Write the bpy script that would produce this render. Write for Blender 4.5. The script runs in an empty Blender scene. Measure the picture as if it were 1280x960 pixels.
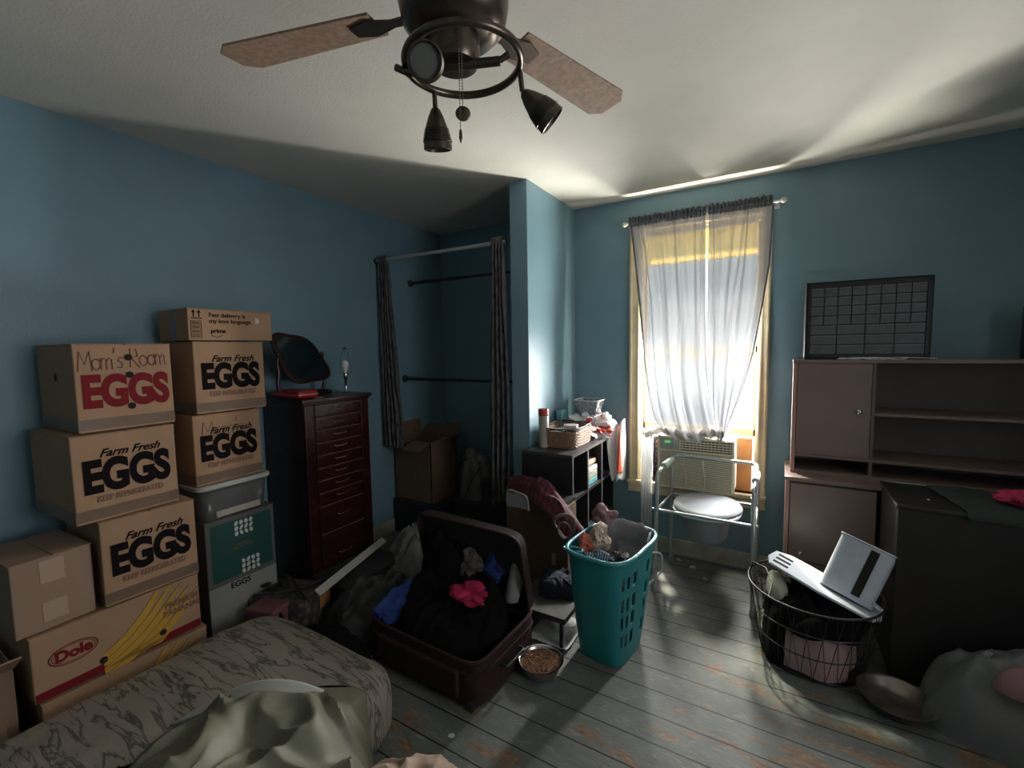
import bpy, bmesh, math, random
from math import sin, cos, pi, radians
from mathutils import Vector, Matrix, noise
S = bpy.context.scene
COL = S.collection
random.seed(7)

# ------------------------------------------------------------------ camera
cam_d = bpy.data.cameras.new('camera'); cam = bpy.data.objects.new('camera', cam_d); COL.objects.link(cam)
yaw, pitch, roll, fpx = -.5397, -.0792, -.0157, 563.14
fw = Vector((sin(yaw)*cos(pitch), cos(yaw)*cos(pitch), sin(pitch)))
rt = Vector((cos(yaw), -sin(yaw), 0)); up = rt.cross(fw)
r2 = rt*cos(roll)+up*sin(roll); u2 = up*cos(roll)-rt*sin(roll)
cam.matrix_world = Matrix(((r2.x, u2.x, -fw.x, 1.368), (r2.y, u2.y, -fw.y, -3.245), (r2.z, u2.z, -fw.z, 1.4681), (0, 0, 0, 1)))
cam_d.sensor_fit = 'HORIZONTAL'; cam_d.sensor_width = 36; cam_d.lens = fpx/1280*36; cam_d.clip_start = .02
S.camera = cam
# ------------------------------------------------------------------ world, sun, window light, added side fill, exposure
w = bpy.data.worlds.new('world'); S.world = w; w.use_nodes = True
wb = w.node_tree.nodes['Background']; wb.inputs[0].default_value = (.86, .93, 1, 1); wb.inputs[1].default_value = 2.6

def light(name, kind, loc, direction, energy, color, **kw):
    d = bpy.data.lights.new(name, kind); d.energy = energy; d.color = color
    for k, v in kw.items(): setattr(d, k, v)
    o = bpy.data.objects.new(name, d); COL.objects.link(o); o.location = loc
    o.rotation_euler = Vector(direction).to_track_quat('-Z', 'Y').to_euler()
    return o
light('sun', 'SUN', (0, 3, 4), (.30, -.68, -1.12), 46.0, (1, .93, .76), angle=radians(5))
light('daylight_outside_window', 'AREA', (.87, .62, 1.35), (0, -1, 0), 18, (.93, .97, 1), shape='RECTANGLE', size=1.5, size_y=2.3)
light('daylight_past_left_curtain_edge', 'AREA', (.555, .045, 1.17), (0, -1, 0), 42, (1, .98, .94), shape='RECTANGLE', size=.085, size_y=.58)
light('daylight_past_right_curtain_edge', 'AREA', (1.182, .045, 1.2), (0, -1, 0), 38, (1, .98, .94), shape='RECTANGLE', size=.10, size_y=.60)
light('sun_bounce_off_unit_top', 'AREA', (.82, .24, .90), (.03, -.31, .95), 54, (1, .97, .90), shape='RECTANGLE', size=.40, size_y=.2, spread=radians(95))
light('side_fill_light', 'AREA', (3.10, -2.3, 1.45), (-1, -.05, .1), 8, (.97, .97, 1), shape='RECTANGLE', size=.85, size_y=1.1, spread=radians(130))  # added fill lamp, set behind an invented opening in the unseen right wall
S.view_settings.view_transform = 'Standard'; S.view_settings.look = 'None'
S.view_settings.exposure = 0.0; S.view_settings.gamma = 1; S.view_settings.use_curve_mapping = False
S.cycles.use_denoising = True; S.cycles.max_bounces = 10; S.cycles.diffuse_bounces = 6; S.cycles.transparent_max_bounces = 16
S.cycles.sample_clamp_indirect = 4.0

# ------------------------------------------------------------------ materials
MATS = {}
def mat(name, col, rough=.6, metal=0, var=.0, scale=20, bump=0, bscale=None, sheen=0, trans=0, alpha=1, col2=None, spec=None):
    if name in MATS: return MATS[name]
    m = bpy.data.materials.new(name); m.use_nodes = True; n = m.node_tree.nodes; l = m.node_tree.links
    b = n['Principled BSDF']; b.inputs['Base Color'].default_value = (*col, 1); b.inputs['Roughness'].default_value = rough
    b.inputs['Metallic'].default_value = metal
    if sheen: b.inputs['Sheen Weight'].default_value = sheen
    if trans: b.inputs['Transmission Weight'].default_value = trans
    if spec is not None: b.inputs['Specular IOR Level'].default_value = spec
    if alpha < 1: b.inputs['Alpha'].default_value = alpha
    if var or bump or col2:
        tc = n.new('ShaderNodeTexCoord'); no = n.new('ShaderNodeTexNoise'); no.inputs['Scale'].default_value = scale; no.inputs['Detail'].default_value = 5
        l.new(tc.outputs['Object'], no.inputs['Vector'])
        if var or col2:
            r = n.new('ShaderNodeValToRGB'); r.color_ramp.elements[0].position = .35; r.color_ramp.elements[1].position = .65
            c2 = col2 or tuple(min(1, c*(1+var)) for c in col); c1 = col if col2 else tuple(c*(1-var) for c in col)
            r.color_ramp.elements[0].color = (*c1, 1); r.color_ramp.elements[1].color = (*c2, 1)
            l.new(no.outputs['Fac'], r.inputs['Fac']); l.new(r.outputs['Color'], b.inputs['Base Color'])
        if bump:
            n2 = n.new('ShaderNodeTexNoise'); n2.inputs['Scale'].default_value = bscale or scale*4; n2.inputs['Detail'].default_value = 4
            l.new(tc.outputs['Object'], n2.inputs['Vector'])
            bp = n.new('ShaderNodeBump'); bp.inputs['Strength'].default_value = bump; bp.inputs['Distance'].default_value = .01
            l.new(n2.outputs['Fac'], bp.inputs['Height']); l.new(bp.outputs['Normal'], b.inputs['Normal'])
    MATS[name] = m; return m

def thin(name, col, transl=.5, transp=.1, rough=.8, scale=0, facing=False):
    """thin cloth or film: diffuse + translucent + some see-through"""
    if name in MATS: return MATS[name]
    m = bpy.data.materials.new(name); m.use_nodes = True; n = m.node_tree.nodes; l = m.node_tree.links
    n.clear(); out = n.new('ShaderNodeOutputMaterial')
    d = n.new('ShaderNodeBsdfPrincipled'); d.inputs['Base Color'].default_value = (*col, 1); d.inputs['Roughness'].default_value = rough
    t = n.new('ShaderNodeBsdfTranslucent'); t.inputs[0].default_value = (*col, 1)
    p = n.new('ShaderNodeBsdfTransparent')
    a = n.new('ShaderNodeMixShader'); a.inputs[0].default_value = transl; l.new(d.outputs[0], a.inputs[1]); l.new(t.outputs[0], a.inputs[2])
    b = n.new('ShaderNodeMixShader'); b.inputs[0].default_value = transp; l.new(a.outputs[0], b.inputs[1]); l.new(p.outputs[0], b.inputs[2])
    l.new(b.outputs[0], out.inputs[0])
    if scale:
        tc = n.new('ShaderNodeTexCoord'); no = n.new('ShaderNodeTexNoise'); no.inputs['Scale'].default_value = scale
        l.new(tc.outputs['Object'], no.inputs['Vector']); mr = n.new('ShaderNodeMapRange'); mr.inputs['From Min'].default_value = .4; mr.inputs['From Max'].default_value = .6
        mr.inputs['To Min'].default_value = transp*.5; mr.inputs['To Max'].default_value = min(1, transp*1.5)
        l.new(no.outputs['Fac'], mr.inputs['Value']); l.new(mr.outputs[0], b.inputs[0])
    if facing:      # a weave closes up when seen at a slant
        lw = n.new('ShaderNodeLayerWeight'); lw.inputs['Blend'].default_value = .5
        mr = n.new('ShaderNodeMapRange'); mr.inputs['From Min'].default_value = 0; mr.inputs['From Max'].default_value = .75
        mr.inputs['To Min'].default_value = transp*1.25; mr.inputs['To Max'].default_value = transp*.15
        l.new(lw.outputs['Facing'], mr.inputs['Value']); l.new(mr.outputs[0], b.inputs[0])
    MATS[name] = m; return m

def pattern_mat(name, kind, c1, c2, scale, rough=.8, dist=0, lo=.4, hi=.6, stretch=(1, 1, 1), bump=0):
    """two-colour pattern from a wave / voronoi / checker / magic texture"""
    if name in MATS: return MATS[name]
    m = bpy.data.materials.new(name); m.use_nodes = True; n = m.node_tree.nodes; l = m.node_tree.links
    b = n['Principled BSDF']; b.inputs['Roughness'].default_value = rough
    tc = n.new('ShaderNodeTexCoord'); mp = n.new('ShaderNodeMapping'); mp.inputs['Scale'].default_value = stretch
    l.new(tc.outputs['Object'], mp.inputs['Vector'])
    if kind == 'wave':
        t = n.new('ShaderNodeTexWave'); t.inputs['Distortion'].default_value = dist; t.inputs['Detail'].default_value = 3; t.inputs['Detail Scale'].default_value = 1.5; o = 'Fac'
    elif kind == 'voronoi':
        t = n.new('ShaderNodeTexVoronoi'); o = 'Distance'
    elif kind == 'magic':
        t = n.new('ShaderNodeTexMagic'); t.turbulence_depth = 4; t.inputs['Distortion'].default_value = dist; o = 'Fac'
    else:
        t = n.new('ShaderNodeTexNoise'); t.inputs['Distortion'].default_value = dist; o = 'Fac'; t.inputs['Detail'].default_value = 4
    t.inputs['Scale'].default_value = scale
    l.new(mp.outputs[0], t.inputs['Vector'])
    r = n.new('ShaderNodeValToRGB'); r.color_ramp.elements[0].position = lo; r.color_ramp.elements[1].position = hi
    r.color_ramp.elements[0].color = (*c1, 1); r.color_ramp.elements[1].color = (*c2, 1)
    v_ = t.outputs[o]
    if kind == 'vein':
        s1 = n.new('ShaderNodeMath'); s1.operation = 'SUBTRACT'; s1.inputs[1].default_value = .5; l.new(v_, s1.inputs[0]); s2 = n.new('ShaderNodeMath'); s2.operation = 'ABSOLUTE'; l.new(s1.outputs[0], s2.inputs[0]); v_ = s2.outputs[0]
    l.new(v_, r.inputs['Fac']); l.new(r.outputs['Color'], b.inputs['Base Color'])
    if bump:
        n2 = n.new('ShaderNodeTexNoise'); n2.inputs['Scale'].default_value = 25; l.new(tc.outputs['Object'], n2.inputs['Vector'])
        bp = n.new('ShaderNodeBump'); bp.inputs['Strength'].default_value = bump; bp.inputs['Distance'].default_value = .01
        l.new(n2.outputs['Fac'], bp.inputs['Height']); l.new(bp.outputs['Normal'], b.inputs['Normal'])
    MATS[name] = m; return m

M_wall = mat('blue_wall_paint', (.165, .277, .332), .42, var=.05, scale=3, bump=.12, bscale=140)
M_ceil = mat('off_white_ceiling_paint', (.62, .59, .53), .75, var=.03, scale=4, bump=.15, bscale=90)
M_trim = mat('cream_window_trim', (.62, .52, .34), .45, var=.12, scale=9)
M_base = mat('aged_cream_baseboard', (.36, .35, .28), .5, var=.15, scale=10)
M_card = mat('cardboard', (.36, .215, .125), .85, var=.07, scale=6, bump=.08, bscale=60)
M_card2 = mat('plain_cardboard', (.30, .19, .13), .85, var=.06, scale=6)
M_tape = mat('brown_packing_tape', (.17, .11, .075), .35, var=.1, scale=15)
M_tapel = mat('pale_packing_tape', (.40, .28, .20), .4)
M_ink = mat('black_print', (.008, .006, .006), .9, spec=.1)
M_inkr = mat('red_print', (.17, .010, .014), .8, spec=.2)
M_inkb = mat('brown_print', (.20, .10, .06), .8)
M_marker = mat('maroon_marker', (.13, .025, .02), .7)
M_yel = mat('banana_yellow_print', (.50, .27, .03), .7)
M_hole = mat('dark_hole', (.012, .009, .008), .95)
M_white = mat('white_print', (.55, .55, .52), .7)
M_cherry = mat('dark_cherry_wood', (.022, .006, .005), .28, var=.35, scale=12)
M_cherry_e = mat('cherry_wood_drawer_front', (.030, .007, .006), .25, var=.3, scale=14)
M_brass = mat('aged_brass', (.35, .25, .15), .35, metal=1)
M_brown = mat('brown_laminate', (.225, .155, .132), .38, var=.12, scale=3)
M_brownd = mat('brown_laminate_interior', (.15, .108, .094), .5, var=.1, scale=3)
M_black = mat('black_plastic', (.014, .014, .015), .4)
M_blackw = mat('black_wood', (.016, .015, .016), .45, var=.2, scale=20)
M_chrome = mat('chrome', (.6, .6, .6), .15, metal=1)
M_alu = mat('grey_aluminium_tube', (.50, .52, .53), .33, metal=.7)
M_bronze = mat('brushed_dark_bronze', (.12, .095, .075), .32, metal=.85, var=.15, scale=40)
M_blade = mat('dusty_brown_fan_blade', (.30, .195, .135), .7, var=.2, scale=60)
M_wplast = mat('white_plastic', (.62, .65, .68), .35)
M_greyp = mat('grey_plastic', (.30, .32, .34), .4)
M_teal = mat('teal_plastic', (.010, .19, .205), .38)
M_tealrim = mat('light_teal_plastic', (.03, .22, .25), .35)
M_steel = mat('stainless_steel', (.55, .53, .50), .25, metal=1)
M_ac = mat('beige_ac_plastic', (.72, .68, .52), .5)
M_acd = mat('dark_grille_gap', (.09, .075, .055), .7)
M_clear = thin('frosted_clear_plastic', (.30, .31, .31), .3, .45, .25, 30)

# ------------------------------------------------------------------ geometry helpers
def box(bm, x0, x1, y0, y1, z0, z1, mx=None):
    v = [bm.verts.new((x, y, z)) for x in (x0, x1) for y in (y0, y1) for z in (z0, z1)]
    if mx is not None:
        for q in v: q.co = mx @ q.co
    for f in ((0, 1, 3, 2), (4, 6, 7, 5), (0, 4, 5, 1), (2, 3, 7, 6), (0, 2, 6, 4), (1, 5, 7, 3)):
        bm.faces.new([v[i] for i in f])
    return v
def tube(bm, pts, r, seg=10, closed=False, caps=True, flat=1.0):
    pts = [Vector(p) for p in pts]; n = len(pts); rings = []
    rr = r if isinstance(r, (list, tuple)) else [r]*n
    prev = None
    for i, p in enumerate(pts):
        a = pts[(i-1) % n] if (closed or i > 0) else p; b = pts[(i+1) % n] if (closed or i < n-1) else p
        t = (b-a).normalized() if (b-a).length > 1e-9 else Vector((0, 0, 1))
        if prev is None:
            ref = Vector((0, 0, 1)) if abs(t.z) < .9 else Vector((1, 0, 0)); nn = t.cross(ref).normalized()
        else:
            nn = (prev - t*prev.dot(t)); nn = nn.normalized() if nn.length > 1e-6 else t.orthogonal().normalized()
        prev = nn; bb = t.cross(nn)
        rings.append([bm.verts.new(p + (nn*cos(2*pi*k/seg) + bb*sin(2*pi*k/seg)*flat)*rr[i]) for k in range(seg)])
    m = n if closed else n-1
    for i in range(m):
        A, B = rings[i], rings[(i+1) % n]
        for k in range(seg): bm.faces.new((A[k], A[(k+1) % seg], B[(k+1) % seg], B[k]))
    if not closed and caps:
        bm.faces.new(rings[0][::-1]); bm.faces.new(rings[-1])
def lathe(bm, prof, seg=32, mx=None, sx=1, sy=1):
    rings = []
    for r, z in prof:
        rings.append([bm.verts.new((r*sx*cos(2*pi*k/seg), r*sy*sin(2*pi*k/seg), z)) for k in range(seg)])
    for i in range(len(rings)-1):
        for k in range(seg): bm.faces.new((rings[i][k], rings[i][(k+1) % seg], rings[i+1][(k+1) % seg], rings[i+1][k]))
    bm.faces.new(rings[0][::-1]); bm.faces.new(rings[-1])
    if mx is not None:
        for R in rings:
            for v in R: v.co = mx @ v.co
def prism(bm, outline, z0, z1, mx=None):
    a = [bm.verts.new((x, y, z0)) for x, y in outline]; b = [bm.verts.new((x, y, z1)) for x, y in outline]
    if mx is not None:
        for v in a+b: v.co = mx @ v.co
    n = len(a); bm.faces.new(a[::-1]); bm.faces.new(b)
    for i in range(n): bm.faces.new((a[i], a[(i+1) % n], b[(i+1) % n], b[i]))
def sheet(bm, f, nu, nv):
    g = [[bm.verts.new(f(i/nu, j/nv)) for j in range(nv+1)] for i in range(nu+1)]
    for i in range(nu):
        for j in range(nv): bm.faces.new((g[i][j], g[i+1][j], g[i+1][j+1], g[i][j+1]))
def fold(p, seed, freq):
    q = Vector((p[0]*freq+seed*7.3, p[1]*freq-seed*3.1, seed*1.7))
    w_ = Vector((noise.noise(q*.6), noise.noise(q*.6+Vector((9, 4, 2))), 0))
    a = noise.noise(q+w_*1.8); return 1-abs(a)*2.4
def heap(bm, c, rx, ry, h, seed=1, f=.02, freq=7, rot=0, p=2.4, q=.7, rings=46, seg=110, wob=.12, lean=(0, 0), ff=None, hf=None):
    cx, cy, z0 = c; rows = []; top = bm.verts.new((cx+lean[0]*h, cy+lean[1]*h, z0+h+f*fold((cx, cy), seed, freq)*.6))
    for i in range(1, rings+1):
        r = (i/rings); row = []
        for k in range(seg):
            a = 2*pi*k/seg
            ww = 1+wob*noise.noise(Vector((cos(a)*1.6+seed*3, sin(a)*1.6, seed)))*2
            x = rx*r*cos(a)*ww; y = ry*r*sin(a)*ww
            X = cx+x*cos(rot)-y*sin(rot); Y = cy+x*sin(rot)+y*cos(rot)
            hh = max(0, 1-r**p)**q
            hx_ = h*(hf(X, Y) if hf else 1)
            z = z0+hx_*hh*(1+.22*noise.noise(Vector((X*freq*.35+seed, Y*freq*.35, seed))))+(f*fold((X, Y), seed, freq)+.45*f*fold((Y, X), seed+3, freq*2.1))*min(1, hh*2.5)
            row.append(bm.verts.new((X+lean[0]*h*hh, Y+lean[1]*h*hh, max(z, z0, ff(X, Y) if ff else z0))))
        rows.append(row)
    for k in range(seg): bm.faces.new((top, rows[0][k], rows[0][(k+1) % seg]))
    for i in range(rings-1):
        for k in range(seg): bm.faces.new((rows[i][k], rows[i+1][k], rows[i+1][(k+1) % seg], rows[i][(k+1) % seg]))
    bm.faces.new(rows[-1][::-1])
def crumple(bm, c, rx, ry, rz, seed=1, amp=.35, freq=2.2, zmin=None, sub=5):
    r = bmesh.ops.create_icosphere(bm, subdivisions=sub, radius=1.0)
    for v in r['verts']:
        d = v.co.normalized(); q = d*freq+Vector((seed*5.1, seed*2.3, -seed)); n_ = 0; a = 1
        for k in range(4):
            n_ += a*(1-abs(noise.noise(q))*3.2); q = q*2.03+Vector((3, 1, 7)); a *= .5
        k_ = 1+amp*(n_-.8)*.45+.75*noise.noise(d*1.15+Vector((seed*2.7, seed, 4)))
        v.co = Vector((c[0]+d.x*rx*k_, c[1]+d.y*ry*k_, c[2]+d.z*rz*k_))
        if zmin is not None and v.co.z < zmin: v.co.z = zmin
def crumple_obj(name, m, label, cat, smooth=True, group=None, **k):
    b = bmesh.new(); crumple(b, **k); return tag(obj(name, b, m, None, smooth=smooth), label, cat, group)
def superrect(hx, hy, n=3.5, seg=64, cx=0, cy=0, rot=0):
    o = []
    for k in range(seg):
        a = 2*pi*k/seg; c, s = cos(a), sin(a)
        x = hx*math.copysign(abs(c)**(2/n), c); y = hy*math.copysign(abs(s)**(2/n), s)
        o.append((cx+x*cos(rot)-y*sin(rot), cy+x*sin(rot)+y*cos(rot)))
    return o
def obj(name, bm, m, parent=None, smooth=False, bevel=0, solid=0, sub=0, label=None):
    bmesh.ops.recalc_face_normals(bm, faces=bm.faces)
    me = bpy.data.meshes.new(name); bm.to_mesh(me); bm.free(); me.materials.append(m)
    if smooth:
        for p in me.polygons: p.use_smooth = True
    o = bpy.data.objects.new(name, me); COL.objects.link(o)
    if parent: o.parent = parent
    if solid:
        s = o.modifiers.new('solid', 'SOLIDIFY'); s.thickness = solid; s.offset = 0
    if bevel:
        b = o.modifiers.new('bevel', 'BEVEL'); b.width = bevel; b.segments = 2; b.limit_method = 'ANGLE'
    if sub:
        s = o.modifiers.new('sub', 'SUBSURF'); s.levels = s.render_levels = sub
    if smooth and (bevel or True):
        try:
            me.set_sharp_from_angle(angle=radians(50))
        except Exception: pass
    if label: o['label'] = label
    return o
def B(): return bmesh.new()
def bx(name, x0, x1, y0, y1, z0, z1, m, parent=None, bevel=0, **k):
    b = B(); box(b, x0, x1, y0, y1, z0, z1); return obj(name, b, m, parent, bevel=bevel, **k)
def tb(name, pts, r, m, parent=None, **k):
    b = B(); tube(b, pts, r, **k); return obj(name, b, m, parent, smooth=True)
def thing(name, label, cat, loc=(0, 0, 0), rz=0, group=None):
    o = bpy.data.objects.new(name, None); COL.objects.link(o); o.location = loc; o.rotation_euler = (0, 0, rz)
    o.empty_display_size = .05; o['label'] = label; o['category'] = cat
    if group: o['group'] = group
    return o
def tag(o, label, cat, group=None, kind=None):
    o['label'] = label; o['category'] = cat
    if group: o['group'] = group
    if kind: o['kind'] = kind
    return o
def struct(o): o['kind'] = 'structure'; return o
def heap_obj(name, m, label=None, cat=None, parent=None, group=None, **k):
    b = B(); heap(b, **k); o = obj(name, b, m, parent, smooth=True)
    if label: tag(o, label, cat, group)
    return o
def bez(p0, p1, p2, n=8):
    p0, p1, p2 = map(Vector, (p0, p1, p2)); return [p0*(1-t)**2+p1*2*t*(1-t)+p2*t*t for t in [i/n for i in range(n+1)]]
def rpath(pts, r=.03, n=6):
    """polyline with rounded corners"""
    pts = [Vector(p) for p in pts]; out = [pts[0]]
    for i in range(1, len(pts)-1):
        a = pts[i]+(pts[i-1]-pts[i]).normalized()*r; b = pts[i]+(pts[i+1]-pts[i]).normalized()*r
        out += bez(a, pts[i], b, n)
    return out+[pts[-1]]
def text(name, s, size, m, parent, loc, rot=(pi/2, 0, pi/2), bold=0, shear=0, sx=1, align='CENTER', depth=.0006):
    c = bpy.data.curves.new(name, 'FONT'); c.body = s; c.size = size; c.align_x = align; c.align_y = 'CENTER'
    c.offset = bold; c.shear = shear; c.extrude = depth; c.materials.append(m)
    o = bpy.data.objects.new(name, c); COL.objects.link(o); bpy.context.view_layer.update()
    me = bpy.data.meshes.new_from_object(o.evaluated_get(bpy.context.evaluated_depsgraph_get())); me.name = name
    if not me.materials: me.materials.append(m)
    bpy.data.objects.remove(o); o = bpy.data.objects.new(name, me); COL.objects.link(o)
    o.location = loc; o.rotation_euler = rot; o.scale = (sx, 1, 1); o.parent = parent
    return o

# ------------------------------------------------------------------ room shell
XL, XR, YB, H = -1.314, 3.0, -4.25, 2.5
def floor_mat():
    m = bpy.data.materials.new('worn_painted_floorboards'); m.use_nodes = True; n = m.node_tree.nodes; l = m.node_tree.links
    b = n['Principled BSDF']; tc = n.new('ShaderNodeTexCoord'); sp = n.new('ShaderNodeSeparateXYZ'); l.new(tc.outputs['Object'], sp.inputs[0])
    def math_(op, a, c=None):
        q = n.new('ShaderNodeMath'); q.operation = op
        for i, v in enumerate((a, c)):
            if v is None: continue
            if isinstance(v, (int, float)): q.inputs[i].default_value = v
            else: l.new(v, q.inputs[i])
        return q.outputs[0]
    pl = math_('DIVIDE', math_('ADD', sp.outputs['Y'], 10.0+.03), .133)
    fr = math_('FRACT', pl); idx = math_('FLOOR', pl)
    gap = math_('LESS_THAN', math_('ABSOLUTE', math_('SUBTRACT', fr, .5)), .475)      # 1 on board, 0 in gap
    wn = n.new('ShaderNodeTexWhiteNoise'); wn.noise_dimensions = '1D'; l.new(idx, wn.inputs['W'])
    mp = n.new('ShaderNodeMapping'); mp.inputs['Scale'].default_value = (1, 2.6, 1); l.new(tc.outputs['Object'], mp.inputs['Vector'])
    def noi(scale, det, vec, dist=0):
        q = n.new('ShaderNodeTexNoise'); q.inputs['Scale'].default_value = scale; q.inputs['Detail'].default_value = det; q.inputs['Roughness'].default_value = .65; q.inputs['Distortion'].default_value = dist
        l.new(vec, q.inputs['Vector']); return q.outputs['Fac']
    def ramp(v, p0, c0, p1, c1):
        r = n.new('ShaderNodeValToRGB'); r.color_ramp.elements[0].position = p0; r.color_ramp.elements[1].position = p1
        r.color_ramp.elements[0].color = (*c0, 1); r.color_ramp.elements[1].color = (*c1, 1); l.new(v, r.inputs['Fac']); return r.outputs['Color']
    def mix(fac, a, c):
        q = n.new('ShaderNodeMix'); q.data_type = 'RGBA'
        if isinstance(fac, (int, float)): q.inputs[0].default_value = fac
        else: l.new(fac, q.inputs[0])
        for i, v in ((6, a), (7, c)):
            if isinstance(v, tuple): q.inputs[i].default_value = (*v, 1)
            else: l.new(v, q.inputs[i])
        return q.outputs[2]
    paint = ramp(noi(7, 6, tc.outputs['Object']), .3, (.085, .095, .086), .7, (.15, .16, .145))
    paint = mix(math_('MULTIPLY', wn.outputs['Value'], .25), paint, (.13, .13, .12))
    # wear grows where people walk: the middle of the room, away from the window
    reg = n.new('ShaderNodeMapRange'); reg.inputs['From Min'].default_value = -.7; reg.inputs['From Max'].default_value = -1.9; reg.inputs['To Min'].default_value = -.12; reg.inputs['To Max'].default_value = .065
    l.new(sp.outputs['Y'], reg.inputs['Value'])
    regx = n.new('ShaderNodeMapRange'); regx.inputs['From Min'].default_value = .5; regx.inputs['From Max'].default_value = 1.5; regx.inputs['To Min'].default_value = -.10; regx.inputs['To Max'].default_value = .045
    l.new(sp.outputs['X'], regx.inputs['Value'])
    wv = math_('ADD', math_('ADD', noi(3.6, 12, mp.outputs[0], .4), reg.outputs[0]), regx.outputs[0])
    wear = ramp(wv, .535, (0, 0, 0), .565, (1, 1, 1))
    wood = ramp(noi(26, 6, mp.outputs[0]), .35, (.11, .060, .030), .65, (.25, .15, .085))
    c = mix(wear, paint, wood)
    scuff = ramp(noi(16, 12, mp.outputs[0], .6), .56, (0, 0, 0), .66, (1, 1, 1))
    c = mix(math_('MULTIPLY', scuff, .55), c, (.27, .25, .22))
    spk = ramp(noi(55, 4, mp.outputs[0]), .30, (1, 1, 1), .36, (0, 0, 0))
    c = mix(math_('MULTIPLY', spk, .7), c, (.035, .030, .026))
    c = mix(gap, (.012, .010, .009), c)
    l.new(c, b.inputs['Base Color'])
    rr = n.new('ShaderNodeMapRange'); rr.inputs['To Min'].default_value = .42; rr.inputs['To Max'].default_value = .75
    l.new(noi(9, 6, tc.outputs['Object']), rr.inputs['Value']); l.new(rr.outputs[0], b.inputs['Roughness'])
    bp = n.new('ShaderNodeBump'); bp.inputs['Strength'].default_value = .8; bp.inputs['Distance'].default_value = .007
    hsum = math_('ADD', math_('MULTIPLY', gap, 1.0), math_('MULTIPLY', noi(22, 8, mp.outputs[0]), .5))
    l.new(hsum, bp.inputs['Height']); l.new(bp.outputs['Normal'], b.inputs['Normal'])
    return m
struct(bx('floor', XL-.15, XR+.15, YB-.15, .15, -.12, 0, floor_mat()))
struct(bx('ceiling', XL-.15, XR+.15, YB-.15, .15, H, H+.12, M_ceil))
struct(bx('wall_left', XL-.15, XL, YB-.15, .15, 0, H, M_wall))
b = B(); box(b, XR, XR+.15, YB-.15, -2.75, 0, H); box(b, XR, XR+.15, -1.85, .15, 0, H); box(b, XR, XR+.15, -2.75, -1.85, 0, .88); box(b, XR, XR+.15, -2.75, -1.85, 2.02, H); struct(obj('wall_right', b, M_wall))  # unseen wall; its opening is added to let the fill light in
b = B(); box(b, XR-.02, XR, -2.83, -2.75, .80, 2.10); box(b, XR-.02, XR, -1.85, -1.77, .80, 2.10); box(b, XR-.02, XR, -2.83, -1.77, 2.02, 2.10); box(b, XR-.04, XR, -2.83, -1.77, .80, .88); struct(obj('added_fill_window', b, M_trim))  # trim of the added opening for the fill light
b = B(); WX0, WX1, WZ0, WZ1 = .50, 1.24, .50, 2.27
box(b, XL, WX0, 0, .15, 0, H); box(b, WX1, XR, 0, .15, 0, H); box(b, WX0, WX1, 0, .15, 0, WZ0); box(b, WX0, WX1, 0, .15, WZ1, H)
struct(obj('wall_back', b, M_wall))
struct(bx('wall_front', XL-.15, XR+.15, YB-.15, YB, 0, H, M_wall))
b = B(); box(b, 1.82, 1.9, YB, YB+.02, 0, 2.18); box(b, 2.8, 2.88, YB, YB+.02, 0, 2.18); box(b, 1.82, 2.88, YB, YB+.02, 2.1, 2.18)
struct(obj('door_1', b, M_trim)); struct(bx('door_2', 1.9, 2.8, YB, YB+.012, 0.005, 2.1, M_trim))
struct(bx('wall_closet', -.125, 0, -.752, 0, 0, H, M_wall, bevel=.004))
b = B(); box(b, .0, XR, -.018, 0, 0, .105); box(b, .0, XR, -.03, 0, 0, .02); struct(obj('baseboard_back', b, M_base, bevel=.003))
struct(bx('baseboard_left', XL, XL+.018, YB, 0, 0, .105, M_base, bevel=.003))
b = B(); box(b, XL, -.125, -.018, 0, 0, .105); struct(obj('baseboard_closet', b, M_base, bevel=.003))

# window: casing, sill, sashes, panes, roller shade
win = thing('window_1', 'tall cream-trimmed sash window behind the tied grey curtains', 'window'); del win['category']; win['kind'] = 'structure'
b = B()
for (x0, x1) in ((WX0-.078, WX0), (WX1, WX1+.06)):
    box(b, x0, x1, -.020, .0, .42, WZ1+.08); box(b, x0+.008, x0+.022, -.028, -.018, .42, WZ1+.08); box(b, x1-.018, x1-.006, -.026, -.018, .42, WZ1+.08)
box(b, WX0-.078, WX1+.06, -.022, 0, WZ1, WZ1+.08)
box(b, WX0-.080, WX1+.062, -.023, 0, .41, WZ0-.03)
obj('casing', b, M_trim, win, bevel=.003)
b = B(); box(b, WX0-.085, WX1+.066, -.04, .12, WZ0-.025, WZ0); obj('sill', b, M_trim, win, bevel=.004)
b = B(); box(b, WX0, WX0+.006, 0, .15, WZ0, WZ1); box(b, WX1-.006, WX1, 0, .15, WZ0, WZ1); box(b, WX0, WX1, 0, .15, WZ1-.018, WZ1); obj('jamb', b, M_trim, win)
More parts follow.
